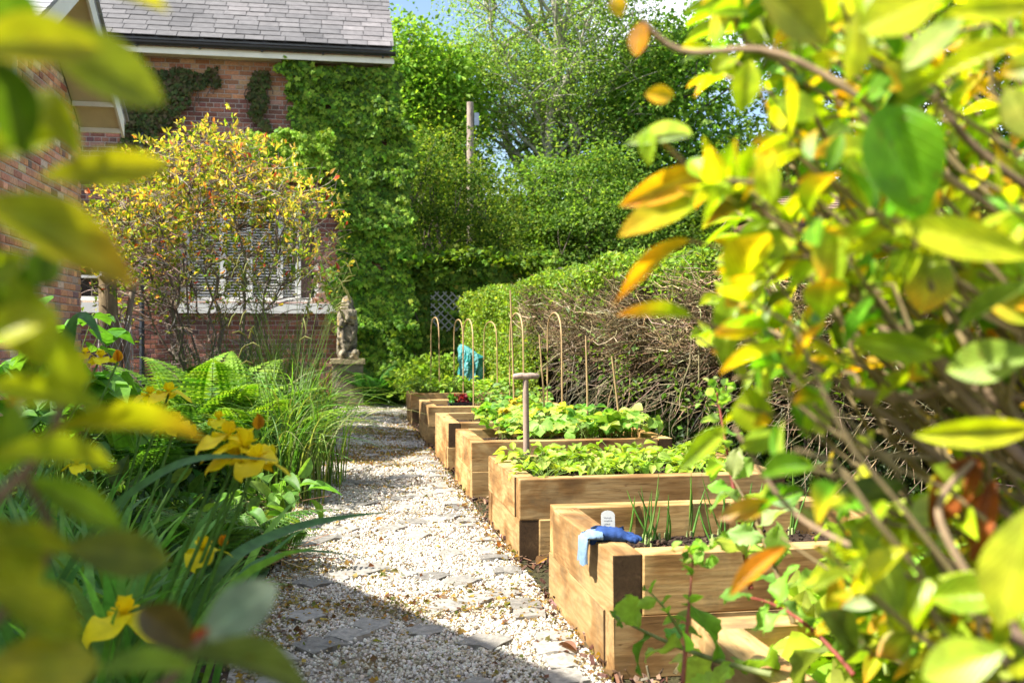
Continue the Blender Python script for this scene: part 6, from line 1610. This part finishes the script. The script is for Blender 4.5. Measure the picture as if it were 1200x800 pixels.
def left_shrub():
    r = np.random.default_rng(400); base = np.array([-1.75, 1.3, 0.0])
    t = thing('photinia_shrub', 'big leaved olive green shrub very close at the left edge, out of focus', 'shrub', base)
    g, gb = Geo(), Geo()
    D = [(15, 30, .46, 197, 112, .50, 92, OG, 'c', None), (-40, 60, .42, 120, 45, .45, 70, OL, 'a', None),
         (45, 208, .50, 197, 190, .52, 46, (.36, .34, .012), 'c', None), (-30, 235, .47, 162, 318, .50, 82, (.32, .33, .012), 'a', (.42, .26, .02)),
         (-20, 60, .44, 42, 185, .46, 60, DG, 'b', None), (20, 110, .5, 95, 165, .5, 50, OG, 'b', None), (-30, 190, .48, 70, 150, .5, 46, OG, 'a', None),
         (65, 285, .55, 40, 335, .55, 42, DG, 'c', None), (-10, 290, .50, 30, 400, .52, 60, DG, 'a', None), (10, 320, .50, 55, 430, .52, 64, YG, 'c', None),
         (-20, 400, .5, 60, 360, .5, 46, YG, 'a', None), (60, 380, .55, 90, 480, .56, 44, OG, 'a', None), (-20, 455, .5, 120, 465, .52, 40, OG, 'b', None),
         (40, 410, .6, 108, 440, .6, 26, (.34, .42, .02), 'a', None), (55, 505, .55, 262, 492, .62, 34, OL, 'b', (.20, .12, .02)), (-20, 540, .48, 150, 532, .55, 42, OG, 'a', None),
         (30, 560, .55, 150, 618, .58, 40, MG, 'a', None), (70, 640, .55, 200, 655, .58, 56, (.15, .18, .015), 'c', None), (-30, 640, .5, 100, 632, .54, 40, OG, 'b', None),
         (232, 752, .60, 322, 682, .62, 62, PALE, 'c', None), (228, 765, .60, 160, 705, .62, 50, BRN, 'a', None), (205, 770, .58, 395, 790, .64, 34, (.17, .22, .08), 'b', None),
         (-20, 690, .46, 110, 742, .5, 60, OG, 'a', None), (-30, 790, .46, 120, 770, .5, 80, OL, 'c', None), (110, 790, .52, 235, 772, .56, 40, MG, 'a', None),
         (-20, 600, .5, 45, 700, .52, 66, OG, 'c', None), (15, 470, .55, 5, 560, .55, 44, MG, 'a', None), (60, -30, .46, 205, 2, .5, 40, OL, 'a', None), (-20, -20, .44, 40, 40, .46, 60, DG, 'c', None),
         (5, 760, .5, 60, 830, .5, 60, OG, 'b', None), (-30, 330, .5, 25, 300, .5, 40, OG, 'b', None)]
    ends = []
    for (x0, y0, d0, x1, y1, d1, w_, c, k, tc_) in D:
        a, b = hero(g, x0, y0, d0, x1, y1, d1, w_, np.array(c) * r.uniform(.85, 1.15), r, (r.normal(0, .25), .45 + r.normal(0, .2)), k, tc_); ends.append(a)
    # twigs the leaves grow from
    for pts in ([(-60, 60, .46), (-20, 150, .47), (-10, 260, .49), (10, 330, .52)], [(-120, 720, .46), (-40, 620, .49), (40, 540, .54), (70, 480, .56), (62, 380, .56)], [(-150, 860, .46), (-20, 740, .5), (60, 640, .55), (30, 560, .55)], [(-60, 900, .5), (120, 850, .55), (205, 790, .58), (238, 745, .60)], [(-90, -20, .44), (-30, 30, .44), (20, 20, .46)]):
        tube(gb, curve([atd(*q) for q in pts], 16), np.linspace(.0042, .0022, 16), 7, (.16, .10, .055))
    for q in ((-60, 60, .46), (-120, 720, .46), (-150, 860, .46), (-60, 900, .5), (-90, -20, .44)):
        e = atd(*q); tube(gb, limb(r, base + [0, 0, .1], e, 14, .15), np.linspace(.016, .0042, 14), 7, (.15, .11, .07))
    # small reddish young leaves and pale underside glimpses
    for (x, y, d, c) in ((22, 460, .62, (.5, .08, .03)), (40, 452, .62, (.5, .52, .45)), (15, 470, .62, (.5, .52, .45)), (245, 735, .6, (.45, .06, .03))):
        hero(g, x, y, d, x + r.normal(0, 14), y + 18, d, 14, c, r, (0, .3), 'b')
    # the body of the shrub, standing left of the photographer's place
    tips = []
    while len(tips) < 150:
        q = np.array([r.uniform(-2.7, -.9), r.uniform(-.6, 4.2), r.uniform(.4, 2.2)])
        ht = np.interp(q[1], [-.6, .9, 1.6, 3.5, 4.8], [1.3, 1.6, 2.1, 2.0, 1.5]); xr = np.interp(q[1], [-.6, 1, 2, 3, 4, 4.7], [-1.15, -1.1, -1.2, -1.35, -1.7, -1.9])
        if q[2] > ht * (1 - .18 * ((q[0] + 2.2) / 1.1) ** 2) or q[0] > xr - .2 * r.random(): continue
        tips.append(q)
    shoots(g, gb, r, base + [-.4, .6, 0], tips, 20, .14, [OG, MG, DG, OL], [3, 3, 1, 1], (.14, .10, .07), (.014, .003), spread=.40, sky=.6, asp=.55)
    g.v = [v - base for v in g.v]; gb.v = [v - base for v in gb.v]
    gb.build('branches', M['twig'], t, True); g.build('leaves', M['leaf_gloss'], t, True)
left_shrub()
def right_shrub():
    r = np.random.default_rng(410); base = np.array([1.22, .80, 0.0])
    t = thing('photinia_shrub', 'big leaved bright yellow green shrub with orange young leaves, very close at the right', 'shrub', base)
    g, gb = Geo(), Geo()
    Y = (.40, .50, .02); YL = (.52, .56, .025); O = (.68, .40, .02); OR_ = (.68, .28, .02); LG = (.34, .48, .03); W = (.42, .54, .26); GR = (.14, .34, .02); BR = (.30, .085, .02); DK = (.09, .14, .02)
    D = [(838, 222, 1.0, 728, 268, .97, 42, Y, 'c', O), (828, 198, 1.0, 734, 238, .98, 36, O, 'a', OR_), (808, 282, 1.0, 722, 337, .98, 22, O, 'b', OR_), (812, 372, 1.0, 731, 361, .97, 22, Y, 'a', OR_),
         (754, 22, 1.0, 744, 64, 1.0, 26, OR_, 'c', OR_), (720, -5, 1.0, 728, 18, 1.0, 20, O, 'a', None), (790, 112, 1.0, 757, 110, 1.0, 22, O, 'a', None), (810, 158, 1.0, 746, 158, .97, 26, W, 'b', None), (762, 148, .98, 758, 192, .98, 22, LG, 'a', None),
         (1035, 122, .82, 1082, 250, .80, 92, GR, 'b', None), (1215, 302, .80, 1058, 262, .82, 48, YL, 'c', None), (1215, 48, .75, 1076, 92, .80, 32, YL, 'a', None), (1215, 165, .8, 1178, 105, .8, 44, (.48, .50, .12), 'c', None),
         (998, 398, .95, 1104, 416, .92, 36, LG, 'a', None), (1215, 412, .85, 1110, 432, .88, 52, (.30, .44, .06), 'c', None), (878, 452, 1.05, 884, 508, 1.05, 48, Y, 'c', None), (952, 460, 1.05, 966, 510, 1.05, 34, (.42, .48, .12), 'c', None),
         (1215, 500, .82, 1076, 512, .84, 36, YL, 'a', None), (1092, 545, .95, 1156, 574, .95, 38, LG, 'c', None), (1150, 535, .95, 1088, 612, .95, 46, BR, 'b', None), (1165, 560, .95, 1140, 655, .93, 26, BR, 'a', None), (1120, 540, .95, 1150, 600, .96, 36, BR, 'c', None),
         (995, 615, .92, 1058, 722, .9, 60, (.34, .44, .06), 'c', None), (1045, 640, .95, 1062, 745, .93, 42, Y, 'a', None), (1210, 590, .68, 1168, 730, .68, 74, (.42, .48, .03), 'c', None), (968, 596, .98, 1060, 562, .98, 40, DK, 'c', None),
         (958, 718, .95, 1018, 756, .95, 42, DK, 'b', None), (905, 588, 1.05, 843, 606, 1.05, 26, O, 'a', (.62, .30, .18)), (922, 640, 1.05, 852, 692, 1.05, 24, OR_, 'a', None), (1005, 10, .8, 1000, 92, .8, 62, (.36, .38, .03), 'c', None), (890, -10, .8, 975, 45, .8, 64, (.26, .28, .03), 'a', None),
         (1110, -10, .72, 1010, 30, .72, 60, YL, 'c', None), (1215, 5, .7, 1120, 12, .7, 40, YL, 'a', None), (1130, 20, .8, 1060, 75, .8, 40, (.40, .50, .14), 'c', None), (985, 250, .95, 975, 340, .95, 30, LG, 'a', None), (940, 270, 1.0, 880, 300, 1.0, 40, Y, 'c', None),
         (870, 330, 1.05, 845, 420, 1.0, 40, LG, 'a', None), (900, 320, 1.0, 850, 355, 1.0, 44, Y, 'a', O), (1100, 290, .9, 1080, 365, .9, 56, (.34, .42, .03), 'c', O), (1215, 330, .8, 1115, 380, .85, 28, (.20, .30, .06), 'a', None), (850, 500, 1.05, 800, 545, 1.02, 26, LG, 'a', None),
         (1180, 760, .7, 1080, 790, .72, 60, LG, 'c', None), (1090, 700, .85, 1190, 690, .8, 46, LG, 'a', None), (880, 70, .95, 868, 130, .95, 34, Y, 'a', None), (905, 120, .95, 960, 130, .95, 40, LG, 'c', None), (835, 90, 1.0, 860, 60, 1.0, 26, Y, 'b', None)]
    for (x0, y0, d0, x1, y1, d1, w_, c, k, tc_) in D:
        hero(g, x0, y0, d0, x1, y1, d1, w_, np.array(c) * r.uniform(.9, 1.1), r, (r.normal(-.15, .3), .35 + r.normal(0, .25)), k, tc_)
    for pts, w0 in (([(1260, 560, 1.0), (1130, 440, 1.0), (1000, 350, 1.0), (900, 250, 1.0), (830, 215, 1.0), (770, 160, .99)], .006), ([(1250, 300, .95), (1100, 200, .95), (1000, 110, .95), (900, 60, .97), (800, 60, 1.0), (752, 24, 1.0)], .006), ([(1200, 620, .95), (1080, 520, 1.0), (960, 430, 1.02), (880, 400, 1.02), (812, 372, 1.0)], .005),
                    ([(1000, 458, 1.0), (1060, 466, 1.0), (1130, 455, 1.0), (1250, 480, 1.0)], .0075), ([(1180, 520, .95), (1110, 440, .97), (1060, 380, 1.0)], .0095), ([(1020, 370, 1.1), (1100, 440, 1.05), (1220, 520, 1.0)], .006), ([(1250, 250, 1.0), (1130, 160, 1.0), (1060, 40, 1.0)], .007), ([(1000, 300, 1.0), (900, 300, 1.0), (808, 282, 1.0)], .0035),
                    ([(1150, 700, .9), (1100, 600, .92), (1140, 540, .95)], .006), ([(1160, 730, .9), (1040, 660, .95), (930, 600, 1.03), (860, 500, 1.05)], .005)):
        P = curve([atd(*q) for q in pts], 22); tube(gb, P, np.linspace(1, .6, 22) * w0 * .75, 8, np.array((.26, .18, .11)) * r.uniform(.7, 1.3))
    for q in ((1260, 560, 1.0), (1250, 300, .95), (1200, 620, .95), (1250, 480, 1.0), (1220, 520, 1.0), (1250, 250, 1.0), (1160, 730, .9), (1150, 700, .9), (1180, 520, .95)):
        tube(gb, limb(r, base + [0, 0, .08], atd(*q), 14, .05), np.linspace(.014, .007, 14), 7, (.24, .16, .12))
    def to_px(q):
        v = np.asarray(q) - CAM; dc = v @ _f
        return 600 + FPX * (v @ _r) / dc, 400 - FPX * (v @ _u) / dc
    def clear(q, e):
        for w_ in (q, (np.asarray(q) + e) / 2, e):
            x, y = to_px(w_)
            if x < 750 or (x < 812 and y > 300) or (x < 832 and y > 425) or (x < 872 and y > 530) or (x < 935 and y > 630): return False
            if 925 < x < 1090 and 470 < y < 590 and r.random() < .6: return False
            if 815 < x < 895 and 95 < y < 150: return False
        return True
    tips = []
    while len(tips) < 215:
        x, y = r.uniform(815, 1260), r.uniform(-60, 760); d = r.uniform(.85, 1.6)
        if x < 800 and y > 300: continue
        if x < 840 and y > 420: continue
        if x < 900 and y > 530: continue
        if 940 < x < 1130 and 440 < y < 600 and r.random() < .75: continue
        if 330 < y < 560 and r.random() < .4: continue
        if y > 630 and x < 960: continue
        if 815 < x < 905 and 90 < y < 170: continue
        tips.append(atd(x, y, d))
    shoots(g, gb, r, base, tips, 10, .049, [Y, LG, YL, GR, O, W, DK], [5, 6, 2.5, 3, .8, .8, 1.4], (.24, .18, .09), (.006, .002), spread=.13, tipcols=[O, OR_], sky=.2, asp=.44, ok=clear)
    # the rest of the shrub outside the picture, to the right
    tips = []
    while len(tips) < 70:
        q = np.array([r.uniform(1.0, 2.0), r.uniform(.1, 1.3), r.uniform(.6, 1.9)])
        if (q[0] - .3) / max(q[1], .05) < .85: continue
        tips.append(q)
    shoots(g, gb, r, base, tips, 9, .075, [Y, LG, GR, O], [5, 5, 3, 1], (.34, .24, .18), (.010, .003), spread=.18, sky=.3, asp=.42)
    g.v = [v - base for v in g.v]; gb.v = [v - base for v in gb.v]
    gb.build('branches', M['twig'], t, True); g.build('leaves', M['leaf_gloss'], t, True)
right_shrub()
for o in list(scene.objects):
    if o.type == 'EMPTY' and not o.children: bpy.data.objects.remove(o)
